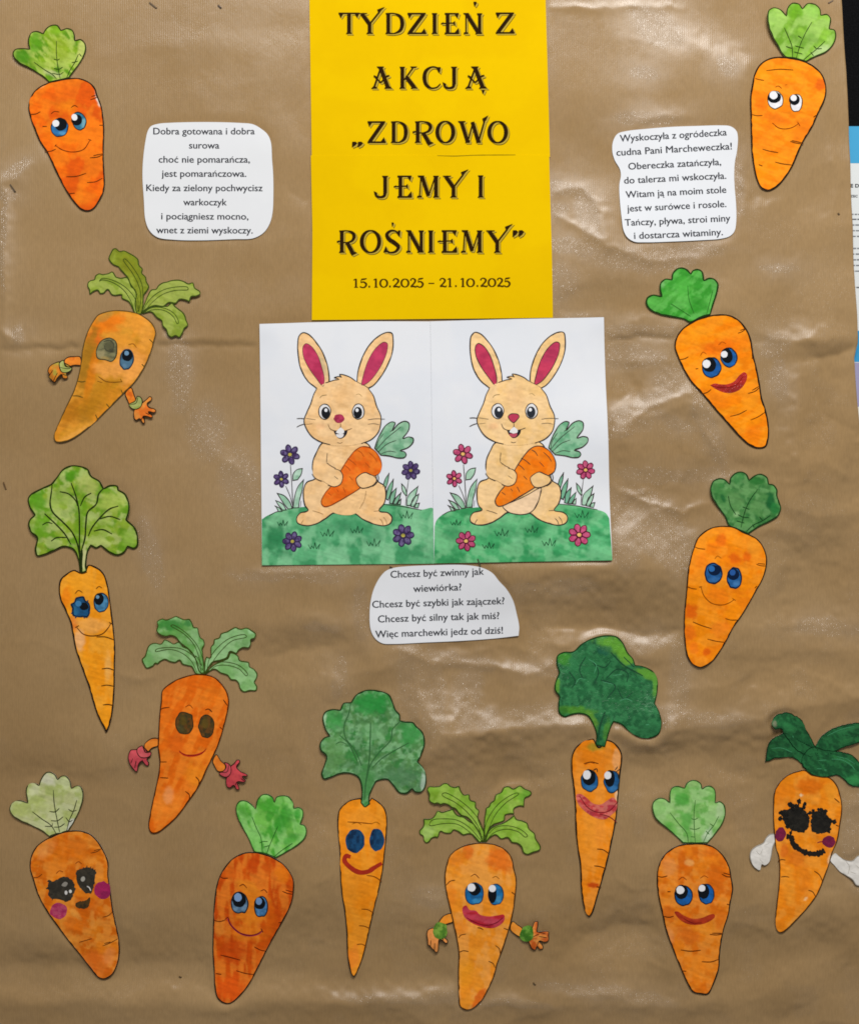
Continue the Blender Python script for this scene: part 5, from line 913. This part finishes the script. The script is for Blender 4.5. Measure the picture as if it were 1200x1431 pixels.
    F_('head', '352,408 395,378 440,362* 462,356* 452,347* 476,342* 492,346* 480,328* 505,331 540,346 575,370 640,407 668,445 688,505 712,560 712,605 700,648 660,690 600,712 530,724 440,722 385,706 330,675 297,630 283,585 298,540 320,490 335,442', pal['fur'], 7, 0, mix=fm, spots=[(500,450,60,70,0,'e6b880',.5,.6),(370,620,30,20,0,'f2b884',.5,.6)])
    c.ink('head_line', [('430,718 385,706 330,675 297,630 283,585 298,540 320,490 335,442 352,408', W + .2), ('640,407 668,445 688,505 712,560 712,605 700,648 660,690 605,712', W + .2), ('400,376 425,368 450,360', W)], ik, 9, rb)
    c.ink('hair_tuft', [('425,368 450,360 472,358', 1.2), ('448,345 470,352 478,358', 1.2), ('450,344 478,340 492,345', 1.3), ('478,327 500,330 540,345 572,368', 1.4), ('478,327 490,345', 1.2)], ik, 10, rb)
    # face
    for ex in (0, 1):
        x = (398, 586)[ex]; e = c.ell('eye', x, 535, 35, 44, 0, 'e2e0e0', 10, rb, 'paper', .02, out=(ik, 1.0, 1, -.2))
        c.ell('pupil', x + (5 if ex == 0 else -3), 541, 24, 32, 0, '1e2024' if left else '2c3038', 12, e, 'ink', .02); c.ell('eye_highlight', x + (7 if ex == 0 else -7), 527, 9, 10, 0, 'e6e8ec', 13, e, 'paper', .02)
    if left: c.ell('nose', 478, 574, 29, 24, 0, tint(pal['nose'], mix=[('8c2440',.5,4,4,0,2)]), 10, rb, 'felt', .08)
    else: F_('nose', '455,565 470,550 487,548 510,552 518,565 505,585 487,600 468,588', pal['nose'], 10, .9)
    c.ink('eyebrow', [('370,460 382,447 410,442', .8)], '8a7448', 10, rb); c.ink('eyebrow', [('572,440 590,437 605,450', .7)], 'b09460', 10, rb)
    mt = c.fill('mouth', '448,640* 470,640 488,618* 505,638 528,635* 522,660 500,682 480,684 460,665', '26242a', 10, rb, 'ink', pitch=4)
    c.fill('tooth', '462,652* 468,640 488,622* 508,640 506,654 485,660*', 'e4e2e2', 12, mt, 'paper', pitch=0); c.fill('tongue', '462,662 485,660 506,660 500,676 484,681 470,676', 'e0dcdc' if left else 'b84c60', 12, mt, 'paper', pitch=0)
    c.ink('mouth_line', [('418,605 430,630 450,640 470,640 487,620 487,600', 1.0), ('487,620 505,640 530,636 552,628', 1.0), ('470,706 485,710 500,706', .7)], ik if not left else '7a5a3c', 11, rb)
    c.ink('whisker', [('242,573 265,572 285,574', 1.0), ('242,620 262,610 285,603', 1.0), ('292,572 320,576 348,580', .6), ('292,606 330,602', .5), ('640,605 675,602 705,608', .6), ('640,580 680,575 735,576', .8)], '4c4440', 10, rb)
    # carrot the rabbit hugs
    cr = c.fill('hugged_carrot', '385,1050 382,1030 405,985 430,955 470,900 500,845 540,785 575,745 610,728 650,732 690,760 715,800 722,835 712,872 680,895 640,930 600,962 540,1000 480,1035 430,1060 400,1064', tint(pal['car'], mix=[('e06010' if left else 'ee7208',.5,16,12,40,2),('f09030',.3,10,10,0,3)]), 9, pitch=2.4, out=(ik if not left else '8c3c14', 1.1, 1 if not left else .6, -.2))
    c.ink('crease_line', [('585,750 605,762 620,785', 1.0), ('528,795 555,812 578,832', 1.0), ('508,830 530,845 545,862', 1.0), ('650,762 680,790 695,815', .9), ('630,818 655,845', .8), ('540,895 560,915', .8), ('505,955 520,985', .9), ('420,985 440,1000', .8), ('470,965 480,980', .7)], ik if not left else 'b4501c', 11, cr)
    lf = c.fill('hugged_carrot_leaf', '678,738* 690,700 710,655 740,610 775,590 795,597 788,620 778,640* 812,600 850,586 872,598 872,635 838,684* 870,674 897,682 898,705 870,735 825,752* 850,758 860,775 848,792 815,795 770,785 715,778*', tint(pal['leaf'], mix=[('5c9c74',.5,12,10,-40,2),('a4ccac',.4,8,8,0,3)]), 8, pitch=2.4, out=(ik, 1.2, 1.0, -.2), step=1.3)
    c.ink('leaf_vein', [('690,745 700,700 730,655', .9), ('690,748 740,690 825,620', .9), ('700,760 750,715 800,695', .9), ('715,770 760,755 800,760', .8), ('778,638 765,648', .9)], ik, 10, lf)
    # arms
    F_('paw', '345,905 335,850 350,820 400,830 455,850 485,862 500,880 502,910 490,938 455,952 425,940 390,920', pal['fur'], 11, .01, mix=fm)
    F_('paw', '580,925 578,905 598,885 630,872 655,882 682,895 695,915 680,940 650,955 610,960 590,945', pal['fur'], 11, 1.0, mix=fm)
    c.ink('arm_line', [('455,852 485,862 502,885 500,918 488,940 455,952 420,942', 1.1), ('415,765 412,800 412,815', .8), ('330,880 350,905 385,922', 1.0), ('412,818 440,838 465,850', .7), ('455,893 478,910', .6), ('700,882 705,910 690,935 670,950', 1.0)], ik, 13, rb)
    c.ink('foot_line', [('270,1165 275,1150 285,1135', .8), ('735,1165 728,1145 715,1130', .8), ('755,1160 750,1140 735,1120', .7), ('335,1085 370,1095 395,1105', .7), ('635,975 628,1020 600,1075', .8), ('680,1088 712,1085', .7)], ik if not left else 'a07c50', 7, rb)
    # flowers
    for fx, fy, fr_, np_ in ((205,773,56,6),(157,910,46,6),(222,1256,56,7),(848,1222,62,7),(885,862,52,7)):
        fo = bpy.data.objects.new('flower', None); scene.collection.objects.link(fo); fo.parent = c.root
        for k in range(np_):
            a = 2 * math.pi * k / np_ + (.52 if np_ == 6 else .2) + fx
            c.ell('petal', fx + math.cos(a) * fr_ * .62, fy + math.sin(a) * fr_ * .62, fr_ * .40, fr_ * .30, math.degrees(a), tint(pal['fl'], mix=[(('382850' if left else 'a83460'),.6,4,4,0,2),(('8078a0' if left else 'd06c88'),.4,3,3,0,4)]), 5 + (k % 2) * .4, fo, 'wash', .05, seed=k, out=(pal['ri'], 1.3 if left else 1.0, 1, -.2))
        c.ell('flower_centre', fx, fy, fr_ * .24, fr_ * .22, 0, tint(pal['flc'], mix=[('8c8440' if left else 'e0a860',.5,3,3,0,2)]), 7, fo, 'wash', .06, out=(pal['ri'], .7, 1, -.1))
    for gx_, gy_, gs in ((165,1157,1.0),(418,1213,1.3),(345,1285,1.1),(585,1195,1.2),(680,1267,1.3),(862,1113,1.3)):
        z = [(-30,-10),(-18,12),(-12,-5),(-2,10),(4,-22),(12,12),(30,-14),(22,14)]
        pts = [(gx_ + a * gs, gy_ + b * gs, True) for a, b in z]
        c.ink('grass_tuft', [(pts, 1.0)], '1e4c30', 3)
rabbit_sheet(True)
rabbit_sheet(False)

# ------------------------------------------------------------------ the kraft sheet itself, the black board and the poster behind it
def right_edge(y):
    return np.interp(y, [-60,0,60,100,170,250,330,400,450,480,500,560,600,640,700], [1170,1173,1177,1180,1183.5,1186,1189,1192,1195,1196,1191,1195,1199,1203,1214])
# patches where the glazed face is crinkled so that it glitters
CRINKLE = [(255,520,16,42,-5),(292,602,22,28,0),(345,690,24,52,-20),(205,770,12,42,-12),(420,797,60,7,0),(945,35,34,18,25),(1042,92,12,12,0),(925,163,36,7,0),(800,262,34,8,0),(840,300,12,40,-10),
 (780,295,24,8,0),(805,345,46,8,12),(920,362,64,14,-2),(1045,250,14,34,0),(1042,296,16,9,0),(890,465,66,9,0),(885,500,50,12,5),(1098,482,16,14,0),(1106,525,8,26,0),(900,572,70,9,-28),(955,530,24,14,0),
 (880,600,44,10,-12),(950,590,36,6,20),(1000,600,10,60,-18),(910,662,40,9,0),(985,665,34,8,0),(900,728,60,36,25),(940,770,46,24,30),(868,775,16,22,0),(572,930,14,56,0),(602,965,13,52,0),(655,965,15,38,10),
 (640,925,50,8,8),(683,1005,12,12,0),(765,938,60,7,4),(795,822,34,8,0),(735,820,18,6,0),(840,1006,66,11,0),(775,1003,46,14,5),(950,958,12,34,0),(925,1002,40,12,0),(905,892,30,9,0),(944,912,12,16,0),(470,950,8,24,8),
 (447,880,22,6,0),(502,852,8,32,0),(560,1396,70,5,2),(690,1398,70,5,4),(820,1386,60,7,10),(895,1395,40,8,10),(1192,1168,14,46,10),(8,275,16,6,0),(26,466,8,10,0),(30,238,20,8,-30),(6,330,4,60,0),(1150,880,40,10,0),
 (820,450,30,8,0),(795,395,20,20,0),(990,350,40,8,0),(450,806,20,6,0),(860,905,40,10,0),(1000,1010,40,8,-4),(1105,372,20,5,0),(925,100,16,8,0),(560,1085,14,10,0),(615,1250,30,10,0),(380,805,50,5,0)]
def flatten_under_cutouts():
    M = np.zeros(XX.shape)
    for poly in GLUED:
        i0, i1 = np.clip([(poly[:, 0].min() - GX0) // GP, (poly[:, 0].max() - GX0) // GP + 2], 0, len(gx)).astype(int)
        j0, j1 = np.clip([(poly[:, 1].min() - GY0) // GP, (poly[:, 1].max() - GY0) // GP + 2], 0, len(gy)).astype(int)
        if i1 > i0 and j1 > j0: M[j0:j1, i0:i1] = np.maximum(M[j0:j1, i0:i1], inside(XX[j0:j1, i0:i1], YY[j0:j1, i0:i1], poly))
    M = np.clip(blur(M, 5, 2) * 2.6, 0, 1)
    return BASE + (H - BASE) * (1 - .95 * M) - 0.0004 * M
def build_kraft():
    global H
    H = flatten_under_cutouts()
    X = XX.copy(); re = np.minimum(right_edge(YY), 1214)
    X = GX0 + (X - GX0) * (re - GX0) / (GX1 - GX0)
    # heights were laid out for the unsheared grid, so look them up again at the new places
    fx = np.clip((X - GX0) / GP, 0, len(gx) - 1.001); i = fx.astype(int); u = fx - i; j = np.arange(len(gy))[:, None]
    h = H[j, i] * (1 - u) + H[j, np.minimum(i + 1, len(gx) - 1)] * u
    edge = re - X; h = h + 2.2e-3 * np.exp(-edge / 9) * (fbm(YY / 60, YY * 0, 5, 2) + .1) * (YY < 620)
    co = np.column_stack([((X - CX) * SC).ravel(), (-h).ravel(), (ZC - (YY - CY) * SC).ravel()])
    ny, nx = XX.shape; idx = np.arange(nx * ny).reshape(ny, nx)
    q = np.column_stack([idx[:-1, :-1].ravel(), idx[1:, :-1].ravel(), idx[1:, 1:].ravel(), idx[:-1, 1:].ravel()])
    me = bpy.data.meshes.new('kraft_paper'); me.vertices.add(len(co)); me.vertices.foreach_set('co', co.ravel())
    me.loops.add(q.size); me.polygons.add(len(q)); me.loops.foreach_set('vertex_index', q.ravel())
    me.polygons.foreach_set('loop_start', np.arange(0, q.size, 4)); me.polygons.foreach_set('use_smooth', np.ones(len(q), bool)); me.update(calc_edges=True)
    ck = np.zeros(XX.shape); hz_ = np.zeros(XX.shape)
    for (x, y, rx, ry, ang) in CRINKLE:
        a = math.radians(ang); u = (WX - x) * math.cos(a) + (WY - y) * math.sin(a); v = -(WX - x) * math.sin(a) + (WY - y) * math.cos(a)
        ck = np.maximum(ck, np.exp(-((u / rx) ** 2 + (v / ry) ** 2))); hz_ = np.maximum(hz_, np.exp(-((u / (rx * 1.6 + 14)) ** 2 + (v / (ry * 1.6 + 14)) ** 2)))
    ck = np.clip(ck * (.45 + 1.3 * fbm(XX / 14, YY / 24, 5, 3)) - .10, 0, 1) + .10 * dens * sst(.5, .7, fbm(XX / 40, YY / 40, 8, 3))
    hz_ = np.clip(hz_ * (.5 + fbm(XX / 30, YY / 30, 19, 3)), 0, 1)
    ah = me.attributes.new('Haze', 'FLOAT', 'POINT'); ah.data.foreach_set('value', hz_.ravel().astype(np.float32))
    at = me.attributes.new('Crinkle', 'FLOAT', 'POINT'); at.data.foreach_set('value', ck.ravel().astype(np.float32))
    m, nt, b = new_mat('brown_kraft_paper'); L = nt.links; geo = N(nt, 'ShaderNodeNewGeometry')
    def noise(sc, det=4, scale=None, dist=0):
        n = N(nt, 'ShaderNodeTexNoise'); n.inputs['Detail'].default_value = det; n.inputs['Scale'].default_value = sc; n.inputs['Distortion'].default_value = dist
        if scale:
            mp = N(nt, 'ShaderNodeMapping'); mp.inputs['Scale'].default_value = scale; L.new(geo.outputs['Position'], mp.inputs['Vector']); L.new(mp.outputs[0], n.inputs['Vector'])
        else: L.new(geo.outputs['Position'], n.inputs['Vector'])
        return n
    big = noise(5, 4); fib = noise(1, 3, (500, 500, 120)); grain = noise(1500, 2); rag = noise(26, 5, None, .5)
    cr = N(nt, 'ShaderNodeValToRGB'); cr.color_ramp.elements[0].position = .3; cr.color_ramp.elements[1].position = .7
    cr.color_ramp.elements[0].color = (*(lin('947750') ), 1); cr.color_ramp.elements[1].color = (*(lin('a0835c')), 1)
    L.new(big.outputs['Fac'], cr.inputs[0])
    mx = N(nt, 'ShaderNodeMix', data_type='RGBA', blend_type='MULTIPLY'); mx.inputs[0].default_value = .22; L.new(cr.outputs[0], mx.inputs[6]); L.new(fib.outputs['Color'], mx.inputs[7])
    bw = N(nt, 'ShaderNodeMapRange'); bw.inputs[3].default_value = .93; bw.inputs[4].default_value = 1.07; L.new(fib.outputs['Fac'], bw.inputs[0]); bw.inputs[1].default_value = .25; bw.inputs[2].default_value = .75
    vm = N(nt, 'ShaderNodeVectorMath', operation='SCALE'); L.new(cr.outputs[0], vm.inputs[0]); L.new(bw.outputs[0], vm.inputs['Scale']); L.new(vm.outputs[0], b.inputs['Base Color'])
    # machine-glazed face: fine upright ribs, broken up, with a waxy shine
    wv = N(nt, 'ShaderNodeTexWave'); wv.wave_type = 'BANDS'; wv.bands_direction = 'X'; wv.inputs['Scale'].default_value = 118; wv.inputs['Distortion'].default_value = 1.2; wv.inputs['Detail'].default_value = 2; wv.inputs['Detail Scale'].default_value = 3
    L.new(geo.outputs['Position'], wv.inputs['Vector'])
    dash = noise(1, 2, (420, 420, 230))
    ml = N(nt, 'ShaderNodeMath', operation='MULTIPLY'); L.new(wv.outputs['Fac'], ml.inputs[0]); L.new(dash.outputs['Fac'], ml.inputs[1])
    ad = N(nt, 'ShaderNodeMath', operation='MULTIPLY_ADD'); L.new(grain.outputs['Fac'], ad.inputs[0]); ad.inputs[1].default_value = .25; L.new(ml.outputs[0], ad.inputs[2])
    b1 = N(nt, 'ShaderNodeBump'); b1.inputs['Distance'].default_value = .00026; b1.inputs['Strength'].default_value = .45; L.new(ad.outputs[0], b1.inputs['Height'])
    b2 = N(nt, 'ShaderNodeBump'); b2.inputs['Distance'].default_value = .0016; b2.inputs['Strength'].default_value = .2; L.new(rag.outputs['Fac'], b2.inputs['Height']); L.new(b1.outputs[0], b2.inputs['Normal'])
    ca_ = N(nt, 'ShaderNodeAttribute', attribute_name='Crinkle')
    cn0 = noise(1, 2, (520, 520, 200), .1); cn = N(nt, 'ShaderNodeMath', operation='MULTIPLY_ADD'); L.new(cn0.outputs['Fac'], cn.inputs[0]); L.new(wv.outputs['Fac'], cn.inputs[1]); cn.inputs[2].default_value = 0; cnb = N(nt, 'ShaderNodeMath', operation='MULTIPLY_ADD'); L.new(cn0.outputs['Fac'], cnb.inputs[0]); cnb.inputs[1].default_value = .8; L.new(cn.outputs[0], cnb.inputs[2])
    b3 = N(nt, 'ShaderNodeBump'); b3.inputs['Distance'].default_value = .0026; b3.inputs['Strength'].default_value = .8; L.new(cnb.outputs[0], b3.inputs['Height']); L.new(b2.outputs[0], b3.inputs['Normal'])
    L.new(b2.outputs[0], b.inputs['Normal']); L.new(b3.outputs[0], b.inputs['Coat Normal']); b.inputs['Coat Roughness'].default_value = .27; b.inputs['Coat IOR'].default_value = 1.75
    cw = N(nt, 'ShaderNodeMath', operation='MULTIPLY'); cw.use_clamp = True; L.new(ca_.outputs['Fac'], cw.inputs[0]); cw.inputs[1].default_value = 4.0; L.new(cw.outputs[0], b.inputs['Coat Weight'])
    rr = N(nt, 'ShaderNodeMapRange'); rr.inputs[1].default_value = .35; rr.inputs[2].default_value = .65; rr.inputs[3].default_value = .20; rr.inputs[4].default_value = .30; L.new(rag.outputs['Fac'], rr.inputs[0]); 
    hz = N(nt, 'ShaderNodeAttribute', attribute_name='Haze'); hr = N(nt, 'ShaderNodeMath', operation='MULTIPLY_ADD'); L.new(hz.outputs['Fac'], hr.inputs[0]); hr.inputs[1].default_value = .20; L.new(rr.outputs[0], hr.inputs[2]); L.new(hr.outputs[0], b.inputs['Roughness'])
    hs = N(nt, 'ShaderNodeMath', operation='MULTIPLY_ADD'); L.new(hz.outputs['Fac'], hs.inputs[0]); hs.inputs[1].default_value = .45; hs.inputs[2].default_value = .25; L.new(hs.outputs[0], b.inputs['Specular IOR Level'])
    me.materials.append(m)
    o = bpy.data.objects.new('kraft_paper', me); scene.collection.objects.link(o)
    sol = o.modifiers.new('thickness', 'SOLIDIFY'); sol.thickness = .0003; sol.offset = 0
    solid_tag(o, 'large creased sheet of shiny brown kraft paper behind all the cutouts', 'wrapping paper')
build_kraft()
def plain(name, hexc, rough=.9, nz=0):
    m, nt, b = new_mat(name); b.inputs['Base Color'].default_value = (*lin(hexc), 1); b.inputs['Roughness'].default_value = rough
    if nz:
        n = N(nt, 'ShaderNodeTexNoise'); n.inputs['Scale'].default_value = 700; n.inputs['Detail'].default_value = 3; g = N(nt, 'ShaderNodeNewGeometry'); nt.links.new(g.outputs['Position'], n.inputs['Vector'])
        r_ = N(nt, 'ShaderNodeValToRGB'); r_.color_ramp.elements[0].position = .45; r_.color_ramp.elements[0].color = (*lin(hexc), 1); r_.color_ramp.elements[1].position = .9; r_.color_ramp.elements[1].color = (*(lin(hexc) * 6), 1)
        nt.links.new(n.outputs['Fac'], r_.inputs[0]); nt.links.new(r_.outputs[0], b.inputs['Base Color'])
        bp = N(nt, 'ShaderNodeBump'); bp.inputs['Distance'].default_value = .0005; nt.links.new(n.outputs['Fac'], bp.inputs['Height']); nt.links.new(bp.outputs[0], b.inputs['Normal']); b.inputs['Specular IOR Level'].default_value = .1
    return m
def box(name, x0, x1, y0, y1, z0, z1, mat):
    me = bpy.data.meshes.new(name)
    v = [(x, y, z) for x in (x0, x1) for y in (y0, y1) for z in (z0, z1)]
    me.from_pydata(v, [], [(0,1,3,2),(4,6,7,5),(0,4,5,1),(2,3,7,6),(0,2,6,4),(1,5,7,3)]); me.materials.append(mat)
    o = bpy.data.objects.new(name, me); scene.collection.objects.link(o); return o
bx0, bx1 = -1.1, 1.1
o = box('notice_board', bx0, bx1, .0145, .034, ZC - .95, ZC + .95, plain('black_felt', '060607', .95, 1)); solid_tag(o, 'black felt notice board showing at the right edge behind the kraft paper', 'notice board')
o = box('wall', -3, 3, .036, .12, 0, 3.6, plain('wall_paint', 'c9c2b4')); o['kind'] = 'structure'
# poster pinned to the black board, half hidden behind the kraft sheet
c = Cut('notice', 'blue and white printed notice half hidden behind the right edge of the kraft paper', 'notice', (1240, 390), (1100, 160, 3.25))
c.root.location.y = .0118
bd = 1.0
def flat(name, x0, x1, y0, y1, hexc, layer, th=0, mat='paper'):
    V = np.array([(x0,y0),(x1,y0),(x1,y1),(x0,y1)], float); cc = c
    d = base_at(V[:, 0], V[:, 1]) + c.off
    return c.mesh(name, V, [(0,1,2,3)], lin(hexc), layer, None, mat, th, extra=-(d) - c.y0)
flat('paper', 1150, 1390, 172, 760, 'd8dcdc', 0, .0006)
flat('blue_band', 1150, 1390, 172, 224, '48a0cc', 2); flat('blue_band', 1150, 1390, 460, 504, '3c96c8', 2); flat('lilac_band', 1150, 1390, 505, 567, '9c98b8', 2)
flat('paper_strip', 1150, 1390, 568, 640, 'dcd6c8', 2)
def free_text(txt, x, yb, cap, col, bold, wf=1.0):
    V, F = text_mesh(txt, bold); Q = np.column_stack([x + V[:, 0] / CAPH * cap * wf, yb - V[:, 1] / CAPH * cap])
    d = base_at(Q[:, 0], Q[:, 1]) + c.off
    c.mesh('text_line', Q, F, lin(col), 4, None, 'ink', extra=-(d) - c.y0)
free_text('NE D', 1185.5, 258, 4.6, '35363a', .03, 1.25)
free_text('WSZEC', 1184, 272, 3.2, '4a4b50', .02, 1.2)
rnd = random.Random(4)
for yy, cl in ((296,'85888c'),(303,'6c6f74'),(311,'85888c'),(319,'85888c'),(327,'7c7f84'),(344,'85888c'),(352,'85888c'),(360,'7c7f84'),(368,'7c7f84'),(376,'7c7f84'),(399,'6c6f74')):
    V = []; F = []; x = 1180
    while x < 1240:
        wd = rnd.uniform(2.5, 8); hh = rnd.uniform(1.4, 2.0); k = len(V)
        V += [(x, yy - hh / 2), (x + wd, yy - hh / 2), (x + wd, yy + hh / 2), (x, yy + hh / 2)]; F.append((k, k+1, k+2, k+3)); x += wd + rnd.uniform(.8, 1.6)
    V = np.array(V); d = base_at(V[:, 0], V[:, 1]) + c.off
    c.mesh('text_line', V, F, lin(cl), 4, None, 'ink', extra=-(d) - c.y0)
# ------------------------------------------------------------------ staples and little marks in the kraft sheet
def staple(x0, y0, x1, y1, w_, col, label, lift=.0006):
    cx_, cy_ = (x0 + x1) / 2, (y0 + y1) / 2
    me = bpy.data.meshes.new('staple'); L = math.hypot(x1 - x0, y1 - y0) * SC; ang = math.atan2(-(y1 - y0), x1 - x0); r = w_ * SC / 2
    V = []; F = []
    path = [(-L/2, .0016), (-L/2, 0), (-L/2 + .0003, -.0005), (L/2 - .0003, -.0005), (L/2, 0), (L/2, .0016)]
    for a, d in path:
        for s_, t_ in ((-1,-1),(1,-1),(1,1),(-1,1)): V.append((a + (t_ * r * .6 if abs(a) > L/2 - .0002 else 0), d + (t_ * r * .6 if abs(a) < L/2 - .0002 else 0), s_ * r))
    for i in range(len(path) - 1):
        for k in range(4): a = i * 4 + k; b = i * 4 + (k + 1) % 4; F.append((a, b, b + 4, a + 4))
    F += [(0,1,2,3), (20,23,22,21)]
    me.from_pydata(V, [], F); me.materials.append(plain('staple_' + col, col, .5))
    o = bpy.data.objects.new('staple', me); scene.collection.objects.link(o)
    j = int((cy_ - GY0) / GP); i = int((cx_ - GX0) / GP)
    o.location = ((cx_ - CX) * SC, -float(H[j, i]) - lift, ZC - (cy_ - CY) * SC); o.rotation_euler = (0, -ang, 0)
    solid_tag(o, label, 'staple', 'staples in the kraft paper')
staple(209, 3, 219, 11, 1.6, '5c4626', 'brown staple in the kraft paper at the top edge, above the left poem sheet')
staple(305, 7, 309, 11, 1.8, '3c2814', 'short dark staple at the top edge, left of the yellow poster')
staple(15, 258, 22, 268, 1.6, '4a3c28', 'slanting dark staple at the left edge, left of the tip of the upper left carrot')
staple(5.5, 674, 9, 684, 1.6, '5c4222', 'brown staple at the left edge, above left of the broad leaf top')
staple(1157, 4, 1164, 0, 1.4, '5c4630', 'staple at the top edge, next to the upper right leaf top')
staple(667, 781, 671, 791, 1.5, '2e3c1c', 'dark staple at the bottom edge of the right rabbit sheet', .0022)
staple(545, 792, 548, 794, 1.6, '30281c', 'tiny dark staple at the top left of the dome-shaped sheet', .001)
staple(1170.5, 298, 1172, 300, 1.8, '5a4426', 'tiny brown staple near the right edge beside the notice')
staple(249, 1368, 252, 1369, 1.6, '4c3a20', 'tiny dark staple low on the left between two carrots')
staple(745, 1374, 748, 1377, 1.4, '4c3a20', 'tiny dark staple right of the tip of the bottom centre carrot')
